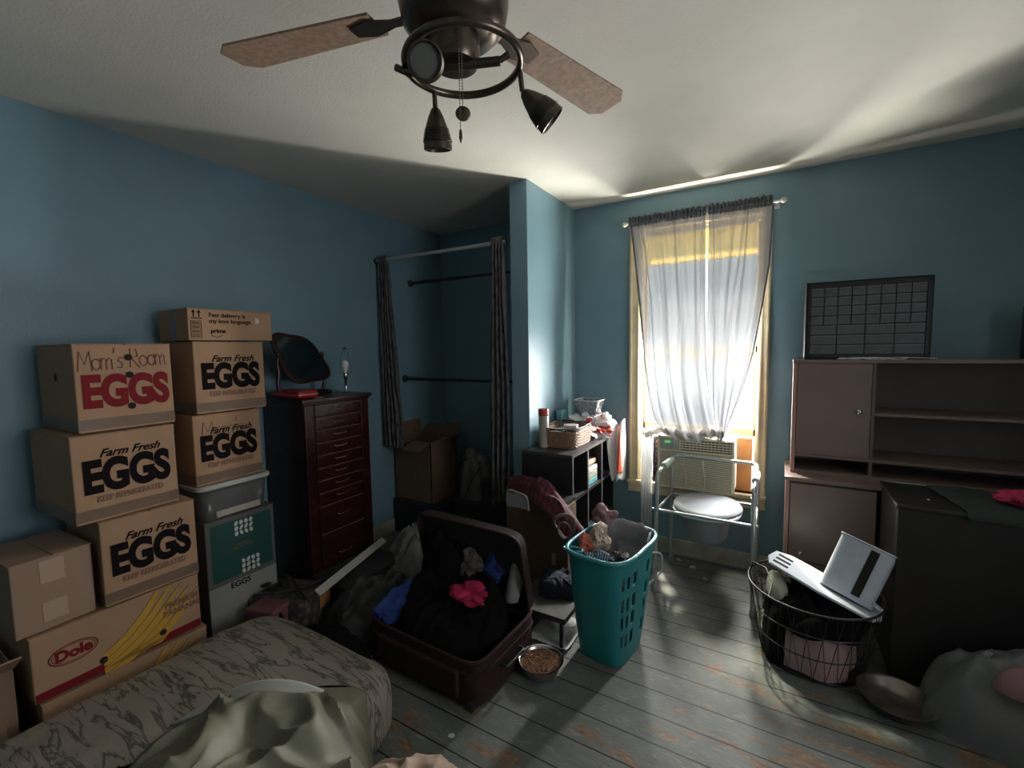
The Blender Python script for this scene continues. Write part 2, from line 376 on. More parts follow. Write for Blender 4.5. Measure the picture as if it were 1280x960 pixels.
for z0, z1, yy in ((1.37, WZ1-.018, .10), (.868, 1.46, .065)):
    b = B(); x0, x1 = WX0+.006, WX1-.006
    box(b, x0, x0+.014, yy, yy+.03, z0, z1); box(b, x1-.014, x1, yy, yy+.03, z0, z1); box(b, x0, x1, yy, yy+.03, z0, z0+.045); box(b, x0, x1, yy, yy+.03, z1-.045, z1)
    s = obj('sash', b, M_trim, win, bevel=.002)
    if 'glass' not in MATS:
        g = bpy.data.materials.new('glass'); g.use_nodes = True; n = g.node_tree.nodes; l = g.node_tree.links; n.clear()
        o_ = n.new('ShaderNodeOutputMaterial'); t = n.new('ShaderNodeBsdfTransparent'); gl = n.new('ShaderNodeBsdfGlossy'); gl.inputs['Roughness'].default_value = .05
        t.inputs[0].default_value = (.96, .98, .96, 1); mx_ = n.new('ShaderNodeMixShader'); mx_.inputs[0].default_value = .06
        l.new(t.outputs[0], mx_.inputs[1]); l.new(gl.outputs[0], mx_.inputs[2]); l.new(mx_.outputs[0], o_.inputs[0]); MATS['glass'] = g
    b = B(); box(b, x0+.012, x1-.012, yy+.013, yy+.017, z0+.04, z1-.04); obj('pane', b, MATS['glass'], s)
M_shade = thin('yellow_roller_shade', (.95, .80, .40), .85, .10)
sh = thing('roller_shade', 'short yellow roller shade at the top of the window behind the curtain', 'window shade', (WX0+.02, .045, 2.04))
b = B(); box(b, 0, .70, 0, .002, 0, .2); obj('shade_cloth', b, M_shade, sh)
tb('roller', [(0, .0, .205), (.70, .0, .205)], .014, M_wplast, sh); tb('hem_bar', [(0, .001, 0), (.70, .001, 0)], .005, M_shade, sh)

# ------------------------------------------------------------------ window curtains on rod
rod = thing('curtain_rod', 'white curtain rod with glass finials above the window', 'curtain rod', (.87, -.085, 2.31))
tb('pole', [(-.45, 0, .0), (.47, 0, 0)], .008, M_wplast, rod)
for s in (-1, 1):
    b = B(); lathe(b, [(.004, 0), (.014, .006), (.018, .018), (.012, .032), (.004, .038)], 14, Matrix.Translation((s*.455+.01, 0, 0)) @ Matrix.Rotation(s*pi/2, 4, 'Y')); obj('finial', b, mat('pale_glass_finial', (.7, .65, .55), .15), rod, smooth=True)
    b = B(); box(b, s*.44+.01-.008, s*.44+.01+.008, .0, .083, -.006, .006); box(b, s*.44+.01-.014, s*.44+.01+.014, .075, .084, -.025, .025); obj('bracket', b, M_wplast, rod)
def interp(tab, z):
    for (z0, x0), (z1, x1) in zip(tab, tab[1:]):
        if z <= z0 and z >= z1: return x0+(x1-x0)*(z0-z)/(z0-z1)
    return tab[0][1] if z > tab[0][0] else tab[-1][1]
LO = [(2.33, .435), (2.25, .447), (1.92, .485), (1.65, .515), (1.32, .552), (1.1, .585), (.99, .615), (.92, .66), (.88, .70)]
LI = [(2.33, .938), (1.92, .945), (1.65, .95), (1.32, .965), (1.1, .99), (.99, 1.01), (.88, 1.03)]
RI = [(2.33, .942), (1.92, .943), (1.65, .946), (1.32, .958), (1.1, .985), (.99, 1.005), (.88, 1.03)]
RO = [(2.33, 1.30), (2.22, 1.298), (1.95, 1.288), (1.71, 1.258), (1.42, 1.216), (1.2, 1.17), (1.12, 1.148), (.95, 1.09), (.88, 1.06)]
M_curt = thin('sheer_grey_curtain_cloth', (.50, .50, .54), .03, .13, .8, facing=True)
M_curth = mat('grey_curtain_header', (.16, .16, .18), .9, var=.2, scale=40, sheen=.3)
def curtain_panel(name, label, O, I, folds, seed, top=2.30, bot=.885):
    t = thing(name, label, 'curtain', (interp(O, top), -.085, 2.3), 0, 'grey sheer window curtains')
    org = Vector((interp(O, top), -.085, 2.3))
    def f(u, v):
        z = top+(bot-top)*v
        a, c = interp(O, z), interp(I, z)
        amp = .008+.006*sin(v*pi)+.016*v*v
        ph = u*folds*2*pi+.8*noise.noise(Vector((u*3, v*2.2, seed)))*3
        x = a+(c-a)*(u+.018*sin(ph*.5+seed))
        y = -.092-amp*math.copysign(abs(sin(ph))**.7, sin(ph))-.004*sin(ph*2.7+seed)*(1-v*.5)-.012*noise.noise(Vector((u*6, v*4, seed+5)))-.05*v**3
        sag = -.05*sin(u*pi)*v**3
        return Vector((x, y, z+sag))-org
    b = B(); sheet(b, f, 150, 90); obj('panel', b, M_curt, t, smooth=True)
    # dark stitched side hem and ruffled rod pocket
    def g(u, v):
        uu = u*.028; p = f(uu, v); p.y -= .002+.003; return p
    b = B(); sheet(b, g, 3, 90); obj('side_hem', b, M_curth, t, smooth=True)
    a, c = interp(O, top), interp(I, top)
    def r(u, v):
        ph = u*folds*8.2*pi; rr = .016+.006*sin(v*9)
        z = 2.352-v*.068+.006*sin(ph*.7+seed)*(1-v)+.004*noise.noise(Vector((u*30, v*3, seed)))
        y = -.085-rr*(1 if v > .02 else .4)-.009*sin(ph)-.004*sin(ph*2.3)
        return Vector((a+(c-a)*u, y, z))-org
    b = B(); sheet(b, r, 220, 10); obj('ruffled_header', b, M_curth, t, smooth=True, solid=.003)
    return t
curtain_panel('window_curtain', 'left grey sheer curtain panel swept in toward the middle of the window', LO, LI, 5, 1.3)
curtain_panel('window_curtain', 'right grey sheer curtain panel gathered over the air conditioner corner', RO, RI, 4, 4.1)

# ------------------------------------------------------------------ air conditioner
ac = thing('air_conditioner', 'beige window air conditioner with louvred front under the curtains', 'air conditioner', (.89, -.10, .505))
bx('cabinet', -.235, .235, .012, .42, 0, .345, M_ac, ac, bevel=.006)
b = B(); box(b, -.238, .238, -.012, .014, 0, .012); box(b, -.238, .238, -.012, .014, .25, .262); box(b, -.238, .238, -.012, .014, .338, .350)
box(b, -.238, -.224, -.012, .014, 0, .35); box(b, .224, .238, -.012, .014, 0, .35); box(b, -.098, -.09, -.012, .014, .262, .338); obj('front_frame', b, M_ac, ac, bevel=.002)
bx('grille_back', -.226, .226, .004, .01, .01, .34, M_acd, ac)
b = B()
for k in range(19):
    z = .017+k*.0123; box(b, -.225, .225, -.009, .004, z, z+.0065)
for xc in (-.06, .06):
    tube(b, [(xc+.008*sin(t*6.28), -.011, .012+.24*t) for t in [i/14 for i in range(15)]], .003, 6)
obj('intake_grille', b, M_ac, ac)
b = B()
for k in range(4):
    z = .272+k*.016; box(b, -.088, .222, -.009, .0, z, z+.006)
for k in range(14): box(b, -.08+k*.0225, -.077+k*.0225, -.004, .003, .266, .334)
obj('vent_louvres', b, M_ac, ac)
bx('control_panel', -.222, -.1, -.011, .004, .264, .336, mat('pale_grey_panel', (.38, .40, .36), .4), ac)
md = bpy.data.materials.new('green_display'); md.use_nodes = True; bs = md.node_tree.nodes['Principled BSDF']; bs.inputs['Base Color'].default_value = (.05, .3, .1, 1); bs.inputs['Emission Color'].default_value = (.1, .8, .2, 1); bs.inputs['Emission Strength'].default_value = .6
bx('display', -.19, -.155, -.0125, -.01, .305, .322, md, ac, label='small green lit display')
b = B()
for i in range(6): lathe(b, [(.004, 0), (.005, .003), (.002, .004)], 8, Matrix.Translation((-.205+(i % 3)*.03, -.011, .275+(i//3)*.014)) @ Matrix.Rotation(pi/2, 4, 'X'))
obj('buttons', b, M_greyp, ac)
M_floral = pattern_mat('dark_floral_cloth', 'voronoi', (.35, .22, .20), (.02, .02, .03), 60, lo=.2, hi=.45)
b = B(); sheet(b, lambda u, v: Vector((.603+.045*u, -.03-.008*sin(u*9+v*4), .505+.33*v)), 10, 20); tag(obj('floral_cloth', b, M_floral, None, smooth=True, solid=.004), 'dark floral cloth stuffed in the gap left of the air conditioner', 'cloth')
wp = bx('wood_panel', 0, .09, 0, .016, 0, .355, mat('orange_pine', (.55, .25, .09), .5, var=.2, scale=9), None, bevel=.003); wp.location = (1.13, .02, .505)
tag(wp, 'upright orange pine board filling the gap right of the air conditioner', 'board')
# hanging white folded blind slat beside the unit
M_sheer = thin('white_vinyl', (.62, .64, .64), .45, .18, .5)
b = B(); sheet(b, lambda u, v: Vector((.530+.078*u-.0*v, -.075-.007*abs(sin(u*pi*4)), .005+.845*v)), 32, 6)
tag(obj('vinyl_side_curtain', b, M_sheer, None, smooth=False, solid=.002), 'tall white pleated vinyl strip hanging to the floor left of the sill', 'vinyl strip')
# gathered curtain cloth resting on top of the unit
b = B()
def gath(u, v):
    x = .555+.53*u; a = v*2*pi; rr = .030+.018*noise.noise(Vector((u*7, cos(a)*1.2, sin(a)*1.2)))+.006*sin(u*60+a*2)
    zc = .885+.012*sin(u*9)-.03*max(0, .25-u)*4*.6
    return Vector((x, -.085-rr*1.7*cos(a)-.01*sin(u*20), zc+rr*sin(a)))
sheet(b, gath, 120, 20)
tag(obj('bunched_cloth', b, thin('bunched_curtain_cloth', (.42, .40, .38), .35, .03), None, smooth=True), 'bunched end of curtain cloth lying along the air conditioner top', 'cloth')

# ------------------------------------------------------------------ commode chair
cm = thing('commode_chair', 'grey aluminium commode chair with closed white lid below the window', 'commode chair', (1.0, -.33, 0))
def P(x, y, z): return (x-1.0, y+.33, z)
R_ = .0125
side = {-1: (.748, .755), 1: (1.270, 1.262)}
for s in (-1, 1):
    xf, xr = side[s]
    tb('leg', [P(xf, -.585, .03), P(xf+(.01*-s), -.585, .655)], R_, M_alu, cm); tb('leg', [P(xr, -.145, .03), P(xr, -.145, .655)], R_, M_alu, cm)
    for yy, xx in ((-.585, xf), (-.145, xr)):
        b = B(); lathe(b, [(.016, 0), (.018, .004), (.016, .035), (.013, .04)], 16, Matrix.Translation(P(xx, yy, 0))); obj('rubber_foot', b, M_greyp, cm, smooth=True)
        for zz in (.24, .27):
            b = B(); lathe(b, [(.004, -.018), (.004, .018)], 8, Matrix.Translation(P(xx, yy, zz)) @ Matrix.Rotation(pi/2, 4, 'X')); obj('height_pin', b, M_chrome, cm)
tb('arm_frame', rpath([P(.757, -.585, .60), P(.757, -.585, .715), P(.775, -.48, .745), P(.785, -.30, .74), P(.765, -.14, .74), P(1.255, -.14, .735), P(1.262, -.30, .715), P(1.265, -.48, .72), P(1.262, -.585, .70), P(1.262, -.585, .60)], .05, 8), R_*.92, M_alu, cm, seg=12)
tb('arm_rest', [P(.776, -.50, .748), P(.783, -.40, .748), P(.784, -.30, .743)], [.019, .021, .019], mat('pale_green_grey_grip', (.42, .50, .46), .5), cm, seg=14)
tb('arm_rest', [P(1.264, -.50, .722), P(1.266, -.40, .718), P(1.264, -.30, .716)], [.019, .021, .019], mat('white_grip', (.55, .57, .60), .5), cm, seg=14)
tb('cross_bar', [P(.735, -.585, .505), P(1.285, -.585, .50)], .0085, M_alu, cm); tb('cross_bar', [P(.74, -.145, .475), P(1.275, -.145, .475)], .0085, M_alu, cm)
for s in (-1, 1): tb('side_bar', [P(side[s][0], -.585, .49), P(side[s][1], -.145, .47)], .0085, M_alu, cm)
def seat_outline(sc=1): return [(x*sc, y*sc) for x, y in superrect(.185, .215, 2.6, 60)]
b = B(); prism(b, seat_outline(1.03), .478, .492, Matrix.Translation(P(1.005, -.36, 0))); obj('seat', b, M_wplast, cm, smooth=True, bevel=.004)
b = B(); lathe(b, [(.188, .0), (.192, .006), (.186, .016), (.150, .024), (.06, .028), (.01, .0285)], 56, Matrix.Translation(P(1.005, -.36, .497)), 1, 1.14); obj('lid', b, mat('pale_grey_lid', (.34, .37, .41), .4), cm, smooth=True)
b = B(); lathe(b, [(.10, .30), (.115, .32), (.138, .46), (.150, .465), (.150, .478)], 40, Matrix.Translation(P(1.0, -.36, 0))); obj('bucket', b, thin('cloudy_plastic', (.34, .36, .38), .3, .15), cm, smooth=True)
for x in (.95, 1.06): bx('lid_hinge', x-1.0-.012, x-1.0+.012, .185, .205, .487, .507, M_wplast, cm)
b = B(); tube(b, rpath([(.72, -.64, .25), (.79, -.60, .26), (.79, -.55, .12), (.72, -.62, .05), (.60, -.78, .03)], .04), .006, 8)
tag(obj('power_cord', b, M_wplast, None, smooth=True), 'white cord looping beside the commode leg behind the teal hamper', 'cord')

# ------------------------------------------------------------------ laundry hamper
def hamper():
    cx, cy = .685, -1.19
    t = thing('laundry_hamper', 'tall teal plastic laundry hamper with slotted side full of clothes', 'laundry hamper', (cx, cy, 0))
    HT, NZ, NA = .54, 60, 168; rot = radians(-7)
    def ring(z, grow=0):
        k = z/HT; k2 = k**.85; return superrect(.115+.038*k2+grow, .145+.085*k2+grow, 4, NA, -.005+.015*k, .0-.015*k, rot)
    b = B(); rows = []
    for i in range(NZ+1):
        z = .004+(HT-.004)*i/NZ; rows.append([b.verts.new((x, y, z)) for x, y in ring(z)])
    def is_hole(i, k):
        z = HT*(i+.5)/NZ; a = 2*pi*(k+.5)/NA
        deg = math.degrees(a) % 360
        # one band of round slots under the rim and tall slots on the two long faces and far end
        if not (deg < 62 or deg > 318 or 120 < deg < 240): return False
        kk = k % 7
        if .40 < z < .455: return kk in (2, 3, 4)
        if .20 < z < .36:
            zz = (z-.20) % .085; return kk in (2, 3, 4) and zz < .062
        if .10 < z < .16: return kk in (2, 3, 4)
        return False
    for i in range(NZ):
        for k in range(NA):
            if not is_hole(i, k): b.faces.new((rows[i][k], rows[i][(k+1) % NA], rows[i+1][(k+1) % NA], rows[i+1][k]))
    b.faces.new(rows[0][::-1])
    obj('basket_wall', b, M_teal, t, smooth=True, solid=.004)
    b = B(); tube(b, [(x, y, HT) for x, y in ring(HT, .006)], .0105, 10, closed=True); obj('rim', b, M_tealrim, t, smooth=True)
    # handle: raised loop at the near left corner of the rim
    b = B(); tube(b, [(-.115+.045*cos(a), -.20+.022*sin(a), HT+.004+.0) for a in [2*pi*i/24 for i in range(24)]], .006, 8, closed=True); obj('handle', b, M_tealrim, t, smooth=True)
    b = B(); box(b, -.03, .03, -.0012, .0012, -.022, .022, Matrix.Translation((-.045, -.213, .46)) @ Matrix.Rotation(rot, 4, 'Z') @ Matrix.Rotation(radians(8), 4, 'X')); obj('price_sticker', b, mat('dull_red_sticker', (.22, .03, .03), .5), t, label='dull red sticker')
    return t
hamper()
M_lin = mat('dark_grey_liner_cloth', (.27, .275, .30), .9, var=.12, scale=20)
b = B()
def liner(u, v):
    a = u*2*pi; o = superrect(.150, .225, 4, 1)[0]
    c, s = cos(a), sin(a); hx, hy = .136, .212
    if v < .35: k = 1.0; z = .562-.114*(v/.35); k = 1.04-.06*(v/.35)
    if v >= .35: k = 1-.25*((v-.35)/.65); z = .448-.10*((v-.35)/.65)
    x = hx*math.copysign(abs(c)**.5, c)*k*(1.0-.04*noise.noise(Vector((c*3, s*3, v*3)))*2); y = hy*math.copysign(abs(s)**.5, s)*k
    rot = radians(-7); z += .014*noise.noise(Vector((c*4, s*4, v*2)))*2
    return Vector((.690+x*cos(rot)-y*sin(rot)-.0, -1.20+x*sin(rot)+y*cos(rot), z))
sheet(b, lambda u, v: liner(.02+u*.42, v), 90, 14)
tag(obj('hamper_liner', b, M_lin, None, smooth=True, solid=.003), 'dark grey cloth liner hanging inside the far side of the hamper', 'liner')
heap_obj('laundry', mat('mixed_grey_laundry', (.07, .065, .07), .9, col2=(.30, .28, .27), scale=9), 'grey and white crumpled laundry filling the hamper', 'clothing', c=(.69, -1.19, .012), rx=.112, ry=.145, h=.41, seed=3, f=.035, freq=13, p=9, q=.5)
crumple_obj('patterned_shirt', pattern_mat('black_floral_shirt', 'voronoi', (.38, .36, .34), (.02, .02, .02), 38, lo=.15, hi=.4), 'black and white printed shirt crumpled on top of the hamper laundry', 'clothing', c=(.735, -1.27, .47), rx=.055, ry=.06, rz=.04, seed=5, freq=1.6)
crumple_obj('orange_cloth', mat('coral_cloth', (.42, .10, .07), .85, var=.2), 'coral orange cloth at the near left rim of the hamper', 'cloth', c=(.595, -1.29, .535), rx=.035, ry=.045, rz=.04, seed=8, freq=1.8)
crumple_obj('cream_cloth', pattern_mat('cream_print_cloth', 'voronoi', (.15, .10, .08), (.34, .27, .21), 30, lo=.1, hi=.3), 'cream and beige printed cloth tucked beside the coral cloth in the hamper', 'cloth', c=(.632, -1.22, .54), rx=.045, ry=.07, rz=.055, seed=12, freq=1.7)
crumple_obj('navy_cloth', pattern_mat('navy_striped_cloth', 'wave', (.03, .04, .10), (.22, .24, .28), 30, dist=2), 'navy striped cloth bunched at the near edge of the hamper', 'clothing', c=(.665, -1.35, .50), rx=.05, ry=.035, rz=.035, seed=14, freq=1.8)

# ------------------------------------------------------------------ cube bookcase in the corner
bc = thing('cube_bookcase', 'black cube bookcase with open shelves in the corner left of the window', 'bookcase', (.0, -.86, 0))
D, L_, HB, T = .34, .76, .84, .018
M_edge = mat('pale_rail_and_lit_edge', (.33, .34, .35), .5)
bx('side_panel', .002, D, 0, T, 0, HB-T, M_blackw, bc); bx('side_panel', .002, D, L_-T, L_, 0, HB-T, M_blackw, bc)
bx('top_panel', .002, D, 0, L_, HB-T, HB, mat('black_shelf_top', (.05, .05, .052), .35), bc); bx('back_panel', .002, .008, T, L_-T, 0, HB-T, M_blackw, bc)
for y in (L_/3, 2*L_/3): bx('divider', .008, D-.004, y-T/2, y+T/2, 0, HB-T, M_blackw, bc)
for z in (.03, .30, .57): bx('shelf', .008, D-.003, T, L_-T, z-T, z, M_blackw, bc)
b = B()
for y in (T/2, L_/3, 2*L_/3, L_-T/2): box(b, D-.001, D+.001, y-.002, y+.002, .0, HB-T)
obj('lit_edge_strip', b, M_edge, bc)  # pale strips: light caught by the panel edges, put into the colour
bk = bx('storage_box', 0, .2, 0, .19, 0, .03, mat('peach_box', (.62, .36, .24), .6), None, bevel=.004); bk.location = (.11, -.575, .695); tag(bk, 'flat peach coloured box lying on a stack in the bookcase cubby', 'box')
for i, (c_, lab) in enumerate((((.08, .28, .32), 'teal notebook at the bottom of the cubby stack'), ((.30, .30, .22), 'olive grey folder in the cubby stack'), ((.40, .42, .42), 'pale grey notebook directly under the peach box'))):
    q = bx('notebook', 0, .21, 0, .18, 0, .036, mat('cover_%d' % i, c_, .6, var=.3, scale=30), None, bevel=.003); q.location = (.11, -.57, .571+i*.0385); tag(q, lab, 'book', 'items stacked in the cubby')
# things on the bookcase
zt = .841
wb_ = thing('wicker_basket', 'brown wicker basket with dark braided rim on the bookcase', 'basket', (.17, -.56, zt), radians(2))
M_wick = mat('wicker', (.26, .16, .10), .7, var=.35, scale=70, bump=.5, bscale=120)
b = B()
for j in range(12):
    z = .006+j*.0088; o = superrect(.115+j*.0006, .165+j*.0008, 7, 96); tube(b, [(x+(.0028 if (k+j*3) % 6 < 3 else -.0028)*(1 if x > 0 else -1), y, z) for k, (x, y) in enumerate(o)], .0046, 6, closed=True)
prism(b, superrect(.11, .16, 7, 40), .001, .008)
obj('woven_body', b, M_wick, wb_, smooth=True)
b = B()
for ph in (0, pi):
    o = superrect(.121, .173, 7, 160); tube(b, [(x, y, .117+.007*sin(k*2*pi/160*26+ph)) for k, (x, y) in enumerate(o)], .0045, 6, closed=True)
obj('braided_rim', b, mat('dark_wicker', (.05, .035, .03), .7), wb_, smooth=True)
b = B(); lathe(b, [(.022, 0), (.045, 0), (.046, .003), (.046, .045), (.045, .048), (.022, .048)], 32); o = obj('tape_roll', b, mat('clear_tape', (.42, .40, .37), .3), None, smooth=True); o.location = (.22, -.60, zt+.085); tag(o, 'roll of clear tape standing out of the wicker basket', 'tape roll')
bx_ = bx('paper_stack', -.09, .09, -.14, .14, 0, .075, mat('grey_papers', (.20, .20, .21), .8, var=.5, scale=50), None); bx_.location = (.17, -.56, zt+.009); tag(bx_, 'grey papers filling the wicker basket', 'paper')
cn = thing('canister', 'tall cream canister with red lid on the left end of the bookcase', 'canister', (.085, -.72, zt))
b = B(); lathe(b, [(.030, 0), (.032, .004), (.032, .20), (.030, .205)], 28); obj('body', b, mat('cream_canister', (.42, .38, .33), .4, var=.15, scale=8), cn, smooth=True)
b = B(); lathe(b, [(.033, .20), (.034, .203), (.034, .238), (.030, .244), (.008, .245)], 28); obj('lid', b, mat('dusty_red_lid', (.45, .06, .05), .4), cn, smooth=True)
tb_ = bx('teal_carton', -.02, .02, -.06, .06, 0, .19, mat('teal_card', (.12, .30, .32), .5, var=.2, scale=10), None, bevel=.004); tb_.location = (.045, -.43, zt+.1*0); tb_.location.y = -.35; tag(tb_, 'small teal carton standing against the wall behind the wicker basket', 'carton')
ct = thing('clear_tub', 'clear flared plastic tub upside on the bookcase near the window wall', 'tub', (.19, -.2, zt))
b = B(); prism_pts = superrect(.075, .07, 5, 40); lo = [b.verts.new((x*.8, y*.8, .12)) for x, y in prism_pts]; hi = [b.verts.new((x*1.25, y*1.25, .25)) for x, y in prism_pts]
for i in range(40): b.faces.new((lo[i], lo[(i+1) % 40], hi[(i+1) % 40], hi[i]))
b.faces.new(lo[::-1]); obj('tub_wall', b, M_clear, ct, smooth=True, solid=.003)
b = B(); tube(b, [(x*1.27, y*1.27, .25) for x, y in prism_pts], .005, 8, closed=True); obj('rim', b, mat('grey_translucent', (.40, .42, .44), .3), ct, smooth=True)
bx('tub_base', -.05, .05, -.05, .05, 0, .121, M_greyp, ct, bevel=.006)
M_bag = thin('white_shopping_bag_film', (.85, .83, .82), .35, .05, .35)
M_bagr = thin('red_shopping_bag_print', (.75, .10, .07), .35, .05, .35)
pb = thing('plastic_bag', 'white plastic shopping bag with red print spilling off the bookcase end', 'plastic bag', (.2, -.2, zt))
M_bagp = pattern_mat('white_film_with_red_print', 'noise', (.78, .77, .76), (.62, .09, .07), 9, rough=.35, dist=.5, lo=.56, hi=.60)
b = B(); crumple(b, (.02, -.05, .075), .15, .13, .085, seed=21, amp=.75, freq=1.7, zmin=.0, sub=6); obj('bag_body', b, M_bagp, pb, smooth=True)
def hang(u, v, dy=0): return Vector((.10+.13*u*(1-v*.45)+.06*v, .02-.03*sin(u*9+v*3)+.05*u-.03*v+dy, .10-.42*v**1.25+.03*sin(u*7)*(1-v)+.02*noise.noise(Vector((u*4, v*6, 2)))))
b = B(); sheet(b, hang, 30, 36); obj('hanging_side', b, mat('white_bag_film', (.75, .75, .74), .4), pb, smooth=True, solid=.0015)
b = B(); sheet(b, lambda u, v: hang(.55+.25*u, v*.9, -.004)+Vector((.003, 0, 0)), 8, 36); obj('printed_stripe', b, mat('orange_red_film_print', (.70, .11, .05), .4), pb, smooth=True, solid=.0015, label='orange-red stripe')

# ------------------------------------------------------------------ cardboard carton, plaid blanket, low table
cb = thing('cardboard_box', 'brown cardboard box with yellow sticker under the plaid cloth by the bookcase', 'box', (.17, -1.0, 0))
bx('box_body', -.20, .20, 0, .125, 0, .585, mat('brown_kraft_cardboard', (.14, .085, .052), .85, var=.1), cb, bevel=.003)
bx('yellow_sticker', .085, .125, -.0015, 0, .51, .53, mat('yellow_sticker', (.45, .34, .08), .5), cb); bx('shipping_label', .10, .125, -.0015, 0, .23, .30, M_tapel, cb)
bx('dark_top_tray', -.195, .195, .003, .12, .586, .61, M_black, cb)
M_plaid = pattern_mat('dark_red_plaid', 'magic', (.12, .012, .02), (.045, .02, .028), 14, dist=1.2, lo=.3, hi=.7)
def plaid_mat():
    m = bpy.data.materials.new('plaid_flannel'); m.use_nodes = True; n = m.node_tree.nodes; l = m.node_tree.links; b = n['Principled BSDF']; b.inputs['Roughness'].default_value = .9
    tc = n.new('ShaderNodeTexCoord'); s = n.new('ShaderNodeSeparateXYZ'); l.new(tc.outputs['UV'], s.inputs[0])
    out = []
    for ax, k in (('X', 17), ('Y', 6)):
        a = n.new('ShaderNodeMath'); a.operation = 'MULTIPLY'; a.inputs[1].default_value = k; l.new(s.outputs[ax], a.inputs[0])
        f = n.new('ShaderNodeMath'); f.operation = 'FRACT'; l.new(a.outputs[0], f.inputs[0]); g = n.new('ShaderNodeMath'); g.operation = 'GREATER_THAN'; g.inputs[1].default_value = .5; l.new(f.outputs[0], g.inputs[0]); out.append(g.outputs[0])
    ad = n.new('ShaderNodeMath'); ad.operation = 'ADD'; l.new(out[0], ad.inputs[0]); l.new(out[1], ad.inputs[1]); h = n.new('ShaderNodeMath'); h.operation = 'MULTIPLY'; h.inputs[1].default_value = .5; l.new(ad.outputs[0], h.inputs[0])
    r = n.new('ShaderNodeValToRGB'); r.color_ramp.interpolation = 'CONSTANT'; r.color_ramp.elements[0].color = (.13, .012, .022, 1); r.color_ramp.elements[1].position = .75; r.color_ramp.elements[1].color = (.02, .012, .02, 1)
    e = r.color_ramp.elements.new(.25); e.color = (.055, .010, .018, 1); l.new(h.outputs[0], r.inputs[0]); l.new(r.outputs[0], b.inputs['Base Color']); return m
def uvsheet(name, f, nu, nv, m, solid=.004, parent=None):
    b = B(); uvl = b.loops.layers.uv.new('UVMap'); g = [[b.verts.new(f(i/nu, j/nv)) for j in range(nv+1)] for i in range(nu+1)]
    for i in range(nu):
        for j in range(nv):
            fa = b.faces.new((g[i][j], g[i+1][j], g[i+1][j+1], g[i][j+1]))
            for lp, (a, c) in zip(fa.loops, ((i, j), (i+1, j), (i+1, j+1), (i, j+1))): lp[uvl].uv = (a/nu, c/nv)
    return obj(name, b, m, parent, smooth=True, solid=solid)
def plaidf(u, v):
    x = -.03+.56*u; y = -.865-.15*v-.17*u
    z = .645+.05*sin(v*2.6)+.03*sin(u*4)-.26*max(0, u-.45)**1.3*1.6-.20*max(0, v-.35)**1.5
    z += .018*fold((x, y), 2, 9)
    return Vector((x, y, z))
tag(uvsheet('plaid_blanket', plaidf, 60, 40, plaid_mat()), 'dark red plaid flannel draped over the cardboard box toward the hamper', 'blanket')
b = B(); tube(b, rpath([(.06, -1.14, .60), (.07, -1.15, .685), (.20, -1.155, .665), (.205, -1.15, .585)], .03), .007, 8)
box(b, .07, .198, -1.155, -1.147, .59, .665); tag(obj('grey_handle_tray', b, mat('dull_grey_plastic', (.20, .20, .21), .4), None, smooth=True), 'grey plastic tray with raised handle leaning on the cardboard box', 'tray')
b = B(); tube(b, [(.44+.055*cos(a), -1.20+.02*sin(a*2), .56+.06*sin(a)) for a in [2*pi*i/28 for i in range(28)]], .008, 8, closed=True)
tube(b, [(.45+.035*cos(a), -1.22, .545+.042*sin(a)) for a in [2*pi*i/28 for i in range(28)]], .006, 8, closed=True)
tag(obj('bag_strap', b, mat('taupe_strap', (.10, .08, .075), .8), None, smooth=True), 'taupe looped bag straps hanging between plaid blanket and hamper', 'strap')
crumple_obj('mauve_cap', mat('mauve_cloth', (.20, .11, .12), .8), 'mauve cloth cap hooked on the far left rim of the hamper', 'cap', c=(.605, -1.08, .60), rx=.055, ry=.045, rz=.05, seed=31, freq=.9, amp=.25)
tbl = thing('low_table', 'low black metal table with grey top beside the food bowl', 'table', (.385, -1.18, 0))
bx('tabletop', -.175, .125, -.18, .165, .155, .168, mat('grey_green_tabletop', (.075, .075, .065), .5, var=.2, scale=20), tbl, bevel=.002)
b = B(); box(b, -.177, .127, -.183, -.178, .145, .17); box(b, .124, .128, -.18, .165, .145, .17); obj('edge_frame', b, M_black, tbl)
for (x, y) in ((-.115, -.17), (.105, -.17), (-.115, .15), (.105, .15)): bx('leg', x-.008, x+.008, y-.008, y+.008, 0, .155, M_black, tbl)
heap_obj('navy_jeans', mat('navy_denim', (.018, .022, .04), .9, var=.3), 'dark navy folded jeans on the low black table', 'clothing', c=(.37, -1.13, .169), rx=.115, ry=.10, h=.075, seed=41, f=.018, freq=9, p=5)
b = B(); sheet(b, lambda u, v: Vector((.30+.22*u, -1.36+.26*v, .012+.010*fold((u*.3, v*.3), 6, 12))), 24, 24); tag(obj('paper_sheet', b, mat('white_crumpled_paper', (.50, .50, .48), .7), None, smooth=True, solid=.002), 'crumpled white paper on the floor beneath the low table', 'paper')

